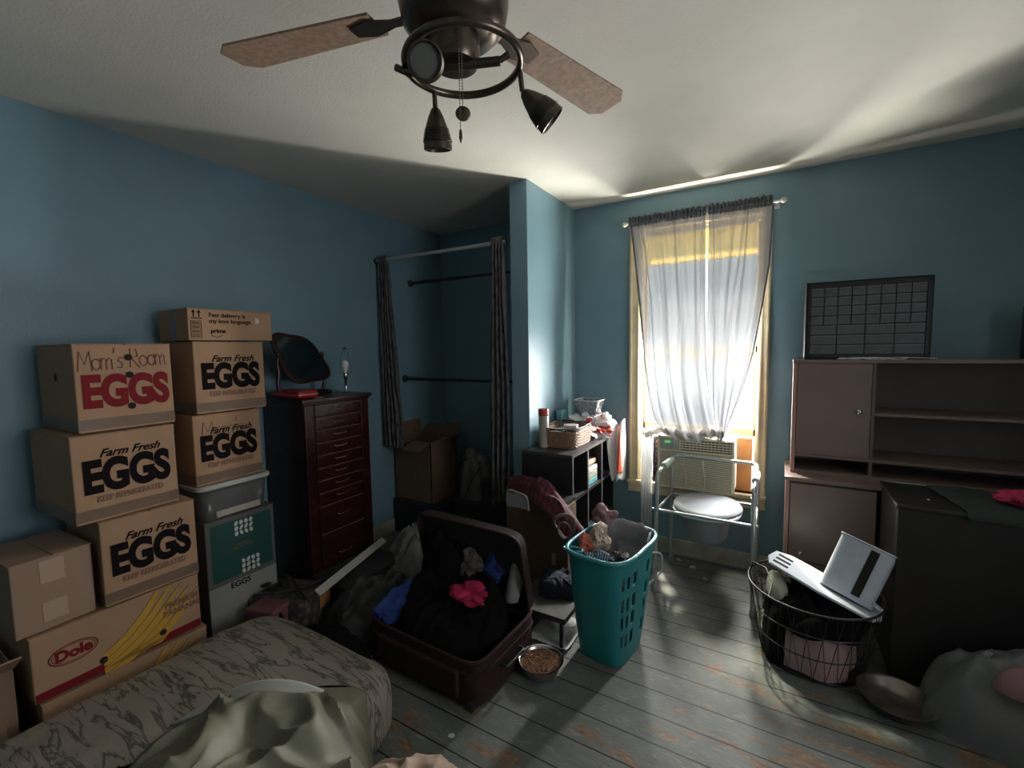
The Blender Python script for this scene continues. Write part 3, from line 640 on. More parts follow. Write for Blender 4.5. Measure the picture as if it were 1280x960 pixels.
# ------------------------------------------------------------------ food bowls
def bowl(name, label, loc, r, h, tilt=(0, 0), m=M_steel, group='metal pet bowls'):
    t = thing(name, label, 'bowl', loc, 0, group); t.rotation_euler = (tilt[0], tilt[1], 0)
    b = B(); prof = [(.55*r, .0), (.72*r, .002), (.86*r, h*.5), (.97*r, h*.97), (1.03*r, h), (1.04*r, h*1.03), (.99*r, h*1.03), (.93*r, h*.93), (.80*r, h*.45), (.6*r, .006)]
    lathe(b, prof, 56); obj('bowl_shell', b, m, t, smooth=True); return t
bw = bowl('food_bowl', 'steel bowl filled with brown kibble beside the red suitcase', (.47, -1.53, 0), .098, .066)
M_kib = mat('kibble', (.23, .115, .06), .8, var=.35, scale=60)
b = B(); random.seed(5)
for i in range(820):
    r = .086*math.sqrt(random.random()); a = random.random()*2*pi
    mx = Matrix.Translation((r*cos(a), r*sin(a), .046+.016*(1-(r/.09)**2)+random.random()*.007)) @ Matrix.Rotation(random.random()*3, 4, 'X') @ Matrix.Rotation(random.random()*3, 4, 'Z')
    lathe(b, [(.0022, -.003), (.0045, -.0015), (.0045, .0015), (.0022, .003)], 6, mx)
k = obj('kibble', b, M_kib, None, smooth=True); k.location = (.47, -1.53, 0); tag(k, 'brown kibble heaped in the steel bowl by the suitcase', 'pet food', kind='stuff')
M_tarn = mat('tarnished_bowl', (.24, .20, .18), .35, metal=.8, var=.25, scale=14)
bowl('food_bowl', 'wide tarnished metal bowl tipped forward between wire basket and plastic bag', (1.80, -1.0, .002), .125, .05, (0, 0), M_tarn)

# ------------------------------------------------------------------ suitcase
M_red = mat('dark_red_suitcase_cloth', (.024, .003, .006), .75, var=.3, scale=30, bump=.1)
M_redt = mat('red_trim', (.028, .004, .007), .85, var=.3, scale=60)
M_lining = mat('black_lining', (.008, .008, .009), .85, var=.3)
sc_ = thing('suitcase', 'open dark red soft suitcase on the floor full of black clothes', 'suitcase', (.04, -1.62, 0), radians(-2))
def shell(x0, x1, y0, y1, z0, z1, wall=.012):
    b = B(); o = superrect((x1-x0)/2, (y1-y0)/2, 9, 72, (x0+x1)/2, (y0+y1)/2); i_ = superrect((x1-x0)/2-wall, (y1-y0)/2-wall, 9, 72, (x0+x1)/2, (y0+y1)/2)
    A = [b.verts.new((x, y, z0)) for x, y in o]; Bt = [b.verts.new((x, y, z1)) for x, y in o]; C_ = [b.verts.new((x, y, z1)) for x, y in i_]; D_ = [b.verts.new((x, y, z0+wall)) for x, y in i_]
    for P_, Q_ in ((A, Bt), (Bt, C_), (C_, D_)):
        for k in range(72): b.faces.new((P_[k], P_[(k+1) % 72], Q_[(k+1) % 72], Q_[k]))
    b.faces.new(A[::-1]); b.faces.new(D_); return b
base = obj('base_shell', shell(-.33, .33, -.24, .24, .018, .2), M_red, sc_, smooth=True)
b = B(); tube(b, [(x, y, .2) for x, y in superrect(.328, .238, 9, 72)], .007, 6, closed=True); tube(b, [(x, y, .15) for x, y in superrect(.333, .243, 9, 72)], .004, 6, closed=True); obj('zip_trim', b, M_redt, sc_, smooth=True)
bx('front_pocket', -.24, .24, -.262, -.235, .04, .16, M_red, sc_, bevel=.012)
for x in (-.27, .29):
    for y in (-.2, .2):
        b = B(); lathe(b, [(.006, -.014), (.02, -.012), (.02, .012), (.006, .014)], 16, Matrix.Translation((x, y-.03*(y < 0), .02)) @ Matrix.Rotation(pi/2, 4, 'Y')); obj('wheel', b, M_black, sc_, smooth=True)
b = B(); tube(b, rpath([(.332, -.07, .11), (.36, -.07, .11), (.36, .07, .11), (.332, .07, .11)], .015), .007, 8); obj('carry_handle', b, M_black, sc_, smooth=True)
lid = obj('lid', shell(-.33, .33, -.02, .43, 0, .045), mat('very_dark_suitcase_cloth', (.012, .003, .005), .8), sc_, smooth=True); lid.location = (-.02, .255, .19); lid.rotation_euler = (radians(102), 0, radians(0))
# the open side faces the base: mirror so that the lining shows
lid.rotation_euler = (radians(-78+180), 0, 0)
ln = bx('lining', -.31, .31, .0, .41, .012, .014, M_lining, lid, label='black inner lining')
b = B(); tube(b, [(x, y+.205, .045) for x, y in superrect(.328, .222, 9, 72)], .008, 6, closed=True); obj('lid_trim', b, M_redt, lid, smooth=True)
M_blkc = mat('black_clothes_cloth', (.004, .004, .005), .95, var=.3, spec=.15)
heap_obj('black_clothes', M_blkc, 'heap of black clothes filling the open red suitcase', 'clothing', c=(.03, -1.62, .06), rx=.31, ry=.215, h=.17, seed=51, f=.035, freq=7, p=9, wob=.015, hf=lambda x, y: .85+1.1*max(0, (y+1.70)/.30))
heap_obj('black_jacket', M_blkc, 'black jacket slumped against the open suitcase lid', 'clothing', c=(-.12, -1.47, .17), rx=.17, ry=.09, h=.28, seed=52, f=.045, freq=8, p=4)
crumple_obj('pink_cloth', mat('hot_pink_cloth', (.42, .012, .08), .8, var=.15), 'crumpled hot pink cloth on top of the black clothes', 'clothing', c=(.13, -1.60, .315), rx=.11, ry=.06, rz=.045, seed=53, freq=1.1, amp=.4)
crumple_obj('blue_cloth', mat('royal_blue_cloth', (.010, .030, .14), .85, var=.25), 'royal blue cloth hanging over the left end of the suitcase', 'clothing', c=(-.235, -1.70, .19), rx=.05, ry=.12, rz=.09, seed=54, freq=1.4)
crumple_obj('blue_cloth', mat('royal_blue_cloth', (0, 0, 0)), 'small blue cloth behind the pink cloth against the suitcase lid', 'clothing', c=(.15, -1.43, .37), rx=.06, ry=.035, rz=.055, seed=55, freq=1.6)
crumple_obj('taupe_cloth', mat('taupe_cloth', (.085, .07, .055), .85, var=.3), 'taupe grey cloth behind the pink cloth in the suitcase', 'clothing', c=(.05, -1.46, .38), rx=.05, ry=.04, rz=.07, seed=56, freq=1.7)
b = B(); sheet(b, lambda u, v: Vector((.225+.075*u+.02*v, -1.44-.03*sin(u*3)+.04*v, .24+.20*v*(1-.45*(2*u-1)**2))), 16, 16); tag(obj('grey_shoe_insole', b, mat('pale_grey_cloth', (.22, .22, .21), .8, var=.2), None, smooth=True, solid=.012), 'pale grey folded cloth against the right side of the suitcase lid', 'cloth')

# ------------------------------------------------------------------ bed
M_sheet = pattern_mat('beige_sheet_with_dark_veins', 'vein', (.070, .060, .050), (.27, .230, .185), 3.6, rough=.85, dist=.55, lo=.0, hi=.04, stretch=(1.0, 6.5, 1), bump=.3)
mt = thing('mattress', 'low mattress in a beige fitted sheet with dark wavy veins', 'mattress', (-.31, -2.75, 0))
def mattress_bm():
    b = B(); hx, hy = .465, .71; N = 90; rows = []
    prof = [(0.94, .0), (.985, .012), (1.0, .04), (1.003, .10), (1.0, .17), (.985, .205), (.955, .228), (.91, .243)]
    prof += [(.91*(1-i/22), .243+.022*sin(i/22*pi/2)) for i in range(1, 22)]
    for k, z in prof:
        row = []
        for x, y in superrect(hx*k, hy*k, 8, 140):
            zz = z+(.010*fold((x, y), 61, 5) if z > .2 else 0)-(.02 if 0 else 0)
            if z > .15: zz -= .025*max(0, (-x/hx)-.5)*(1 if z > .2 else .5)
            row.append(b.verts.new((x, y, max(0, zz))))
        rows.append(row)
    for i in range(len(rows)-1):
        for k in range(140): b.faces.new((rows[i][k], rows[i][(k+1) % 140], rows[i+1][(k+1) % 140], rows[i+1][k]))
    b.faces.new(rows[0][::-1]); b.faces.new(rows[-1]); return b
obj('fitted_sheet', mattress_bm(), M_sheet, mt, smooth=True)
M_comf = mat('olive_grey_satin', (.150, .150, .102), .55, var=.2, scale=5, bump=.25, bscale=14)
heap_obj('comforter', M_comf, 'olive grey satin comforter crumpled on the foot of the mattress', 'comforter', c=(.13, -2.72, .0), rx=.40, ry=.46, h=.33, seed=71, f=.05, freq=4.2, p=7, q=.8, rings=70, seg=180, wob=.08, ff=lambda x, y: .272 if x < .15 else 0)
heap_obj('beige_blanket', mat('pinkish_beige_cloth', (.30, .215, .16), .75, var=.12, scale=6, bump=.2, bscale=12), 'pinkish beige blanket in soft rolls at the near right of the comforter', 'blanket', c=(.52, -2.56, .0), rx=.22, ry=.33, h=.30, seed=74, f=.018, freq=5, p=5, rings=60, seg=150)
b = B(); sheet(b, lambda u, v: Vector((-.30+.36*u, -2.53+.19*u-.12*v, .265+.085*sin(pi*min(1, u*.8))*(1-.25*v))), 30, 12); tag(obj('white_sheet', b, mat('white_sheet', (.36, .37, .33), .85), None, smooth=True, solid=.01), 'folded corner of white sheet poking from under the comforter', 'sheet')

# ------------------------------------------------------------------ boxes on the left
def strokes(name, letters, size, m, parent, loc, adv=.75, r=.0016, tilt=0, sy=1):
    """hand-drawn marker letters as thin tubes on the +x face (y right, z up)"""
    G = {'M': [[(0, 0), (.1, 1), (.35, .35), (.6, 1), (.7, 0)]], 'o': [[(.25+.22*cos(a), .3+.28*sin(a)) for a in [i*pi/6+.5 for i in range(13)]]],
         'm': [[(0, .6), (.02, 0)], [(.02, .4), (.15, .6), (.28, .5), (.3, 0)], [(.3, .4), (.45, .6), (.56, .5), (.6, 0)]], "'": [[(.1, 1.1), (.05, .8)]],
         's': [[(.35, .55), (.15, .6), (.08, .42), (.3, .25), (.25, .02), (.0, .05)]], 'R': [[(.05, 0), (.1, 1), (.45, .95), (.5, .6), (.12, .5), (.6, -.05)]], ' ': []}
    W = {'M': .85, 'o': .6, 'm': .8, "'": .25, 's': .5, 'R': .7, ' ': .35}
    b = B(); x = 0; rnd = random.Random(3)
    for ch in letters:
        for st in G[ch]:
            tube(b, [(0.0, (x+px+rnd.uniform(-.02, .02))*size, (pz+tilt*x)*size) for px, pz in st], r, 6, flat=1)
        x += W[ch]*adv/.75
    o = obj(name, b, m, parent, smooth=True); o.location = loc; o.scale = (.35, sy, 1); return o
def carton(label, cx_front, cy, z, w, h, d, rz=0, m=M_card, group=None, name='cardboard_box', tape=True, flaps=False):
    """front face looks along +x; local origin at the middle of the front bottom edge"""
    t = thing(name, label, 'box', (cx_front, cy, z), rz, group)
    bx('box_body', -d, 0, -w/2, w/2, 0.001, h-.004, m, t, bevel=.004)
    b = B(); box(b, -d-.001, .001, -w/2-.001, -.003, h-.004, h-.001); box(b, -d-.001, .001, .003, w/2+.001, h-.004, h-.001); obj('top_flap', b, m, t)
    if tape:
        b = B(); box(b, .0, .0008, -w/2, w/2, .01, .052); box(b, -d, 0, -w/2-.0008, -w/2, .01, .052); obj('packing_tape', b, M_tape, t)
    return t
def egg_print(t, w, h, ink, script=True, big=.158):
    zc = h*.50
    text('printed_word', 'EGGS', big, ink, t, (.0012, .0, zc), bold=.0085, sx=.70)
    if script: text('script_line', 'Farm Fresh', .043, M_ink, t, (.0012, .01, zc+big*.55), bold=.0008, shear=.45)
    text('small_print', 'KEEP REFRIGERATED', .030, M_inkb, t, (.0012, .005, zc-big*.50), bold=.0012, sx=.78)
def side_holes(t, d, w, h):
    b = B(); lathe(b, [(.016, -.0015), (.016, .0005)], 20, Matrix.Translation((-d/2, -w/2, h*.62)) @ Matrix.Rotation(pi/2, 4, 'X')); obj('vent_hole', b, M_hole, t)
g1 = 'stacked egg cartons boxes by the blue wall'
# left column
t = carton('brown egg box with black lettering on the banana box, bottom of left stack', -.83, -2.47, .497, .32, .335, .40, radians(-1), group=g1); egg_print(t, .32, .335, M_ink); side_holes(t, .4, .32, .335)
t = carton('brown egg box with black lettering, middle of the left stack under red-lettered box', -.85, -2.52, .834, .335, .335, .40, radians(2), group=g1); egg_print(t, .335, .335, M_ink, big=.165); side_holes(t, .4, .33, .335)
t = carton('egg box with red EGGS lettering and marker writing, top of left stack', -.885, -2.49, 1.171, .315, .34, .38, radians(1), group=g1)
text('printed_word', 'EGGS', .165, M_inkr, t, (.0012, .0, .150), bold=.0085, sx=.70)
strokes('marker_writing', "Mom's Room", .075, M_marker, t, (.001, -.145, .235), adv=.60, tilt=.05, r=.0024, sy=.78)
for yy, zz in ((.0, .285), (.0, .215), (.0, .09)):
    b = B(); lathe(b, [(.013, -.001), (.013, .0012)], 20, Matrix.Translation((.0012, yy+.01, zz)) @ Matrix.Rotation(pi/2, 4, 'Y')); obj('vent_hole', b, M_hole, t)
side_holes(t, .38, .315, .34)
# right column
t = carton('brown egg box with marker scrawl standing on the white-lidded clear tote', -.95, -2.085, .845, .315, .335, .34, radians(1), group=g1); egg_print(t, .31, .335, M_ink, big=.155)
strokes('marker_writing', "Mom's", .075, M_marker, t, (.001, -.12, .225), adv=.66)
t = carton('brown egg box, upper one of the right stack beneath the flat parcel', -.94, -2.06, 1.184, .325, .338, .34, 0, group=g1); egg_print(t, .32, .338, M_ink, big=.158)
am = carton('flat printed delivery parcel on top of the right stack of boxes', -.93, -2.045, 1.526, .385, .148, .30, radians(-1), tape=False, name='delivery_parcel')
text('printed_slogan', 'Fast delivery is\nmy love language.', .028, M_ink, am, (.0012, -.105, .105), bold=.0002, align='LEFT')
text('printed_word', 'prime', .028, M_ink, am, (.0012, -.10, .045), bold=.0006, align='LEFT')
b = B(); tube(b, [(.001, -.098+.05*t_, .026-.010*sin(t_*pi)) for t_ in [i/10 for i in range(11)]], .0012, 6); obj('smile_mark', b, M_ink, am)
b = B()
for y in (-.168, -.145): box(b, .0, .0012, y-.0025, y+.0025, .108, .135); prism(b, [(y-.009, .128), (y+.009, .128), (y, .140)], 0, .0012, Matrix(((0, 0, 1, 0), (1, 0, 0, 0), (0, 1, 0, 0), (0, 0, 0, 1))))
box(b, 0, .0012, -.180, -.133, .100, .104); obj('arrow_symbols', b, M_ink, am)
b = B()
for z in (.012, .032, .052, .072, .089): box(b, 0, .0012, -.182, -.138, z, z+.002)
for y in (-.182, -.14): box(b, 0, .0012, y, y+.002, .012, .091)
for z in (.018, .024, .038, .044, .058, .064, .077, .082): box(b, 0, .001, -.177, -.145, z, z+.003)
obj('printed_panel', b, M_ink, am)
b = B(); prism(b, [(.110, .085), (.125, .088), (.13, .10), (.122, .113), (.110, .115)], 0, .0012, Matrix(((0, 0, 1, 0), (1, 0, 0, 0), (0, 1, 0, 0), (0, 0, 0, 1)))); obj('label_scrap', b, M_white, am)
bx('side_tape', -.18, -.12, -.1935, -.1915, .005, .14, mat('blue_grey_tape', (.16, .17, .24), .4), am)
# clear tote
tt = thing('storage_tote', 'clear plastic tote with white lid between egg box and green box', 'tote', (-.94, -2.07, .668))
b = B(); o = superrect(.17, .165, 8, 60); lo = [b.verts.new((x*.93-.17, y*.93, .0)) for x, y in o]; hi = [b.verts.new((x-.17, y, .150)) for x, y in o]
for i in range(60): b.faces.new((lo[i], lo[(i+1) % 60], hi[(i+1) % 60], hi[i]))
b.faces.new(lo[::-1]); obj('tote_body', b, thin('cloudy_tote_plastic', (.15, .15, .15), .2, .3, .2), tt, smooth=True, solid=.003)
b = B(); prism(b, superrect(.185, .182, 8, 60, -.17, 0), .150, .174); obj('lid', b, mat('white_lid_plastic', (.42, .42, .40), .45), tt, smooth=True, bevel=.006)
b = B(); heap(b, (-.17, 0, .006), .13, .13, .09, seed=81, f=.03, freq=16); obj('contents', b, mat('dark_mixed_contents', (.05, .05, .055), .8, col2=(.2, .2, .19), scale=22), tt, smooth=True)
bx('paper_label', .0, .0012, -.10, .11, .01, .04, mat('cream_label', (.36, .33, .27), .7), tt, bevel=0)
gb = carton('dark green printed box with white emblems beneath the clear tote', -.94, -2.06, 0, .335, .665, .33, 0, mat('green_box_side', (.09, .09, .085), .7), tape=False, name='green_box')
bx('green_panel', 0, .0012, -.145, .15, .36, .64, mat('dark_green_print', (.004, .055, .042), .6), gb)
bx('white_band', 0, .0012, -.165, .165, .05, .335, mat('off_white_print', (.24, .24, .22), .7), gb)
text('printed_word', 'EGGS', .04, M_ink, gb, (.0022, -.02, .315), bold=.001)
text('printed_line', 'FARM FRESH\nGRADE A LARGE', .014, M_inkb, gb, (.0022, .0, .505))
rnd = random.Random(9)
for (yc, zc) in ((.01, .595), (.035, .395)):
    b = B()
    for i in range(4):
        for j in range(3):
            y, z = yc-.036+i*.024, zc-.026+j*.026; an = rnd.uniform(-.6, .6)
            prism(b, [(y+.010*cos(a+an), z+.013*sin(a)) for a in [k*2*pi/5 for k in range(5)]], .001, .0022, Matrix(((0, 0, 1, 0), (1, 0, 0, 0), (0, 1, 0, 0), (0, 0, 0, 1))))
    obj('white_emblem', b, M_white, gb)
# banana boxes
def banana(label, z, rz, cy, cxf, full=True, flip=False):
    t = carton(label, cxf, cy, z, .53, .243, .40, rz, tape=False, group='stacked banana boxes', name='banana_box')
    YZ = Matrix(((0, 0, 1, 0), (1, 0, 0, 0), (0, 1, 0, 0), (0, 0, 0, 1)))
    # bunch of bananas: four curved fingers sweeping up to the right
    for k in range(5):
        b = B(); a = []; c = []
        for i in range(15):
            s = i/14; y = -.075+.21*s-k*.0+.03*k*s; zz = .035+.215*s**1.9-.028*k*(1-s*.15)+.028
            wd = .027*sin(pi*min(1, s*.92+.08))**.6
            a.append((y, min(.238, zz+wd))); c.append((y, max(.012, min(.238, zz-wd*.9))))
        prism(b, a+c[::-1], 0, .0008+.0003*k, YZ); obj('printed_banana', b, M_yel, t)
        b = B(); tube(b, [(.0014+.0003*k, y, z_) for y, z_ in a], .0012, 5); obj('banana_outline', b, M_inkb, t)
    b = B(); box(b, 0, .0010, -.262, .262, .004, .036); obj('red_stripe', b, M_inkr, t)
    b = B(); tube(b, [(.001, -.155+.068*cos(a_), .135+.036*sin(a_)) for a_ in [2*pi*i/40 for i in range(40)]], .0018, 6, closed=True); tube(b, [(.001, -.155+.060*cos(a_), .135+.030*sin(a_)) for a_ in [2*pi*i/40 for i in range(40)]], .001, 6, closed=True); obj('logo_oval', b, M_inkr, t)
    text('logo_word', 'Dole', .052, M_inkr, t, (.0012, -.155, .135), bold=.0025)
    text('printed_words', 'PREMIUM\nBANANAS', .034, M_inkb, t, (.0022, .195, .135), bold=.0012, sx=.9)
    b = B()
    for y, z_ in ((-.075, .05), (.12, .05)): lathe(b, [(.013, 0), (.013, .0016)], 16, Matrix.Translation((.0005, y, z_)) @ Matrix.Rotation(pi/2, 4, 'Y'))
    obj('hand_hole', b, M_hole, t)
banana('banana box with yellow printed bananas directly under the egg box', .25, radians(1), -2.575, -.835)
banana('banana box on the floor behind the mattress, lowest in the left stack', 0, 0, -2.56, -.83)
pc = carton('plain brown carton with two pale tape squares beside the lowest egg box', -.845, -2.76, .497, .215, .265, .30, radians(3), M_card2, tape=False)
bx('tape_patch', 0, .0012, -.035, .03, .17, .25, M_tapel, pc); bx('tape_patch', 0, .0012, -.035, .03, .03, .10, M_tapel, pc)
oc = thing('open_carton', 'dark open carton with one flap up at the left edge by the banana boxes', 'box', (-1.02, -3.02, 0))
b = B()
for a in ((-.15, .15, -.15, -.145), (-.15, .15, .145, .15), (-.15, -.145, -.15, .15), (.145, .15, -.15, .15)): box(b, *a, 0, .40)
box(b, -.15, .15, -.15, .15, 0, .005); obj('box_body', b, M_card2, oc)
b = B(); box(b, 0, .13, -.15, .15, -.003, .003, Matrix.Translation((.148, .0, .40)) @ Matrix.Rotation(radians(-35), 4, 'Y')); obj('flap', b, M_card, oc)
heap_obj('blue_bag', mat('deep_blue_plastic', (.008, .02, .12), .35, var=.3), 'deep blue plastic bag at the left edge beside the mattress', 'bag', c=(-.90, -3.02, 0), rx=.07, ry=.14, h=.22, seed=91, f=.03, freq=10)

# ------------------------------------------------------------------ jewellery chest with mirror, lamp, red case
dr = thing('jewelry_chest', 'tall dark cherry jewellery chest of many shallow drawers by the left wall', 'chest of drawers', (-1.1, -1.48, 0))
bx('case', -.20, .185, -.225, .225, .06, 1.17, M_cherry, dr, bevel=.004)
b = B(); box(b, -.205, .215, -.245, .245, 1.178, 1.20); box(b, -.20, .205, -.235, .235, 1.165, 1.180); obj('top', b, M_cherry, dr, bevel=.005)
b = B(); box(b, -.205, .205, -.238, .238, .04, .075); obj('plinth', b, M_cherry, dr, bevel=.004)
for s in (-1, 1): bx('side_door', .185, .198, s*.195-.03, s*.195+.03, .08, 1.165, M_cherry_e, dr, bevel=.004)
zs = [1.095]+[1.095-.0735*(i+1) for i in range(7)]; hs = [.066]+[.067]*7
zs += [.575-.165, .41-.33+.0]; hs = hs+[.158, .32]
zs[-1] = .085; hs[-1] = .318
for z, h in zip(zs, hs):
    d = bx('drawer', .185, .200, -.16, .16, z, z+h, M_cherry_e, dr, bevel=.004)
    b = B(); zc = z+h*.55; tube(b, rpath([(.200, -.045, zc), (.212, -.04, zc-.006), (.212, .04, zc-.006), (.200, .045, zc)], .006, 3), .0022, 6); obj('handle', b, M_brass, d, smooth=True)
    b = B(); box(b, .1985, .2025, -.155, .155, z+h-.006, z+h-.002); obj('highlight_line', b, mat('highlight_edge', (.20, .085, .06), .2), d)  # highlight along each drawer edge, drawn as a strip of lighter colour
for x in (-.18, .17):
    for y in (-.205, .205): bx('foot', x-.02, x+.02, y-.02, y+.02, 0, .042, M_cherry, dr, bevel=.004)
mi = thing('dressing_mirror', 'small dark wood tilting mirror with scalloped frame on the jewellery chest', 'mirror', (-1.13, -1.555, 1.202), radians(6))
def cart(sc, n=80):
    o = []
    for k in range(n):
        a = 2*pi*k/n; r = 1+.10*cos(4*a)*.9-.05*cos(2*a)*0
        o.append((.195*sc*cos(a)*r, .145*sc*sin(a)*r+.012*sc*cos(2*a)))
    return o
MM = Matrix.Translation((.0, 0, .225)) @ Matrix.Rotation(radians(-18), 4, 'Y') @ Matrix(((0, 0, 1, 0), (1, 0, 0, 0), (0, 1, 0, 0), (0, 0, 0, 1))) @ Matrix.Rotation(radians(-38), 4, 'Z')
b = B(); prism(b, cart(1.0), -.008, .008, MM); fr = obj('frame', b, mat('very_dark_wood', (.018, .006, .006), .3), mi, bevel=.003)
b = B(); prism(b, cart(.83), .0085, .0095, MM); obj('glass', b, mat('mirror_glass', (.62, .65, .66), .12, metal=1), mi)
for s in (-1, 1):
    b = B(); tube(b, [(0, s*.155, .03), (0, s*.17, .08), (0, s*.158, .14), (0, s*.165, .20), (0, s*.158, .235)], [.013, .010, .012, .009, .008], 10); lathe(b, [(.004, 0), (.013, .008), (.015, .018), (.008, .030), (.002, .034)], 14, Matrix.Translation((0, s*.158, .232))); obj('post', b, MATS['very_dark_wood'], mi, smooth=True)
    b = B(); box(b, -.055, .055, s*.16-.015, s*.16+.015, 0, .025); obj('foot', b, MATS['very_dark_wood'], mi, bevel=.008)
b = B(); box(b, -.03, .03, -.15, .15, .004, .028); obj('base_rail', b, MATS['very_dark_wood'], mi, bevel=.006)
rc = thing('red_case', 'shiny red zippered case on the near corner of the jewellery chest', 'case', (-1.03, -1.665, 1.202), radians(3))
bx('case_body', -.14, .10, -.06, .075, .001, .045, mat('glossy_red', (.32, .008, .018), .3), rc, bevel=.016)
b = B(); box(b, -.142, .102, -.062, .077, .021, .024); obj('zip', b, mat('pale_zip', (.4, .25, .25), .4), rc)
b = B(); prism(b, superrect(.04, .03, 3, 24), 0, .004); o = obj('coin_tray', b, mat('tarnished_tray', (.16, .14, .12), .4), None); o.location = (-.935, -1.60, 1.201); tag(o, 'small flat tarnished dish beside the red case', 'dish')
lm = thing('bulb_lamp', 'slim lamp without shade, bare bulb inside a wire harp', 'lamp', (-1.07, -1.285, 1.2))
b = B(); lathe(b, [(.026, 0), (.028, .004), (.012, .010), (.009, .02), (.008, .085), (.013, .09), (.014, .125), (.011, .13)], 20); obj('stem', b, M_chrome, lm, smooth=True)
b = B(); lathe(b, [(.011, .13), (.013, .14), (.022, .165), (.024, .182), (.018, .20), (.006, .208)], 20); obj('bulb', b, mat('white_bulb', (.62, .58, .55), .3), lm, smooth=True)
b = B(); tube(b, [(0, .042*cos(a)*(1 if True else 0), .12+.16*sin(a)) for a in [i*pi/20 for i in range(21)]], .0016, 6); lathe(b, [(.016, .281), (.012, .285), (.003, .292)], 12); obj('harp', b, M_black, lm, smooth=True)

# ------------------------------------------------------------------ clutter between bed, chest and suitcase
M_quilt = pattern_mat('patchwork_cloth', 'voronoi', (.20, .13, .10), (.035, .028, .03), 22, lo=.05, hi=.5)
qb = thing('quilted_bag', 'patchwork bag with black straps at the head of the mattress', 'bag', (-.83, -1.90, 0), radians(20))
bx('bag_body', -.16, .17, -.12, .12, 0, .225, M_quilt, qb, bevel=.03)
b = B(); tube(b, rpath([(-.12, -.10, .235), (-.02, -.13, .265), (.10, .0, .245), (.16, .11, .25), (.18, .12, .10)], .05), .011, 8, flat=.5); tube(b, rpath([(.17, -.10, .24), (.05, -.02, .27), (-.06, .08, .25), (-.14, .10, .24)], .05), .009, 8, flat=.5); obj('strap', b, M_black, qb, smooth=True)
bx('orange_patch', .172, .174, .01, .10, .12, .20, mat('orange_patch', (.34, .14, .04), .8), qb)
gl = thing('sunglasses', 'dark sunglasses resting on the patchwork bag', 'glasses', (-.90, -1.95, .243), radians(25))
for s in (-1, 1):
    b = B(); lathe(b, [(.005, 0), (.026, .003), (.028, .008), (.02, .012)], 18, Matrix.Translation((s*.033, 0, 0))); obj('lens', b, mat('dark_lens', (.01, .01, .012), .1), gl, smooth=True)
    tb('temple', [(s*.06, 0, .006), (s*.065, .05, .008), (s*.06, .12, .002)], .003, M_black, gl)
pk = thing('pink_pouch', 'dusty pink box bag beside the green box at the mattress corner', 'bag', (-.79, -2.03, 0), radians(15))
bx('bag_body', -.08, .09, -.07, .05, .0, .225, mat('dusty_pink', (.16, .06, .065), .7), pk, bevel=.012)
tb('strap', rpath([(.092, -.03, .20), (.10, .0, .12), (.095, .03, .02)], .03), .008, M_black, pk)
# white panel leaning
b = B(); box(b, -.33, .33, -.022, .022, -.006, .006, Matrix.Translation((-.735, -1.55, .235)) @ Matrix.Rotation(radians(107), 4, 'Z') @ Matrix.Rotation(radians(0), 4, 'Y') @ Matrix.Rotation(radians(35), 4, 'X'))
tag(obj('white_trim_board', b, mat('off_white_board', (.42, .41, .38), .5), None, bevel=.004), 'long off-white board lying slantwise at the foot of the jewellery chest', 'board')
bx_ = bx('dark_crate', -.12, .16, -.22, .22, 0, .20, mat('charcoal_crate', (.02, .02, .022), .7), None, bevel=.01); bx_.location = (-.77, -1.50, 0); tag(bx_, 'charcoal crate in shadow under the off-white board', 'crate')
M_cbag = mat('milky_plastic_bag', (.125, .125, .12), .3, var=.3, scale=9, bump=.3, bscale=18)
heap_obj('clear_plastic_bag', M_cbag, 'milky plastic bag in front of the closet box', 'plastic bag', c=(-.60, -1.12, 0), rx=.22, ry=.26, h=.26, seed=101, f=.05, freq=7, wob=.2)
heap_obj('grey_green_clothes', mat('charcoal_green_cloth', (.028, .030, .028), .9, var=.3), 'dark grey green clothes heaped between mattress and suitcase', 'clothing', c=(-.47, -1.66, 0), rx=.24, ry=.27, h=.21, seed=102, f=.05, freq=6, wob=.15)
heap_obj('black_bag', M_blkc, 'black bag lying at the mattress corner next to the suitcase', 'bag', c=(-.46, -1.94, 0), rx=.22, ry=.12, h=.14, seed=103, f=.02, freq=7)
# ------------------------------------------------------------------ closet
cr = thing('closet_rod', 'pale closet curtain rod spanning the alcove opening', 'curtain rod', (-.72, -.765, 2.145))
tb('pole', [(-.59, 0, .004), (.592, 0, -.006)], .0125, mat('pale_pole', (.36, .37, .38), .4), cr)
for x in (-.588, .59):
    b = B(); lathe(b, [(.024, -.006), (.024, .006)], 18, Matrix.Translation((x, 0, 0)) @ Matrix.Rotation(pi/2, 4, 'Y')); obj('end_cap', b, M_black, cr)
for z, y, lab in ((2.02, -.40, 'upper black hanging rod inside the closet'), (1.23, -.50, 'lower black hanging rod inside the closet')):
    t = thing('hanging_rod', lab, 'closet rod', (-.72, y, z), 0, 'black tension rods in the closet')
    tb('pole', [(-.59, 0, 0), (.0, 0, 0)], .013, M_black, t); tb('inner_pole', [(.0, 0, 0), (.592, 0, 0)], .010, M_black, t)
    for x in (-.585, .587):
        b = B(); lathe(b, [(.030, -.008), (.030, .002), (.018, .014)], 20, Matrix.Translation((x, 0, 0)) @ Matrix.Rotation(pi/2 if x < 0 else -pi/2, 4, 'Y')); obj('end_cup', b, M_black, t, smooth=True)
M_damask = pattern_mat('grey_damask', 'voronoi', (.045, .040, .043), (.10, .092, .092), 26, rough=.9, lo=.25, hi=.5, stretch=(1, 1, .6))
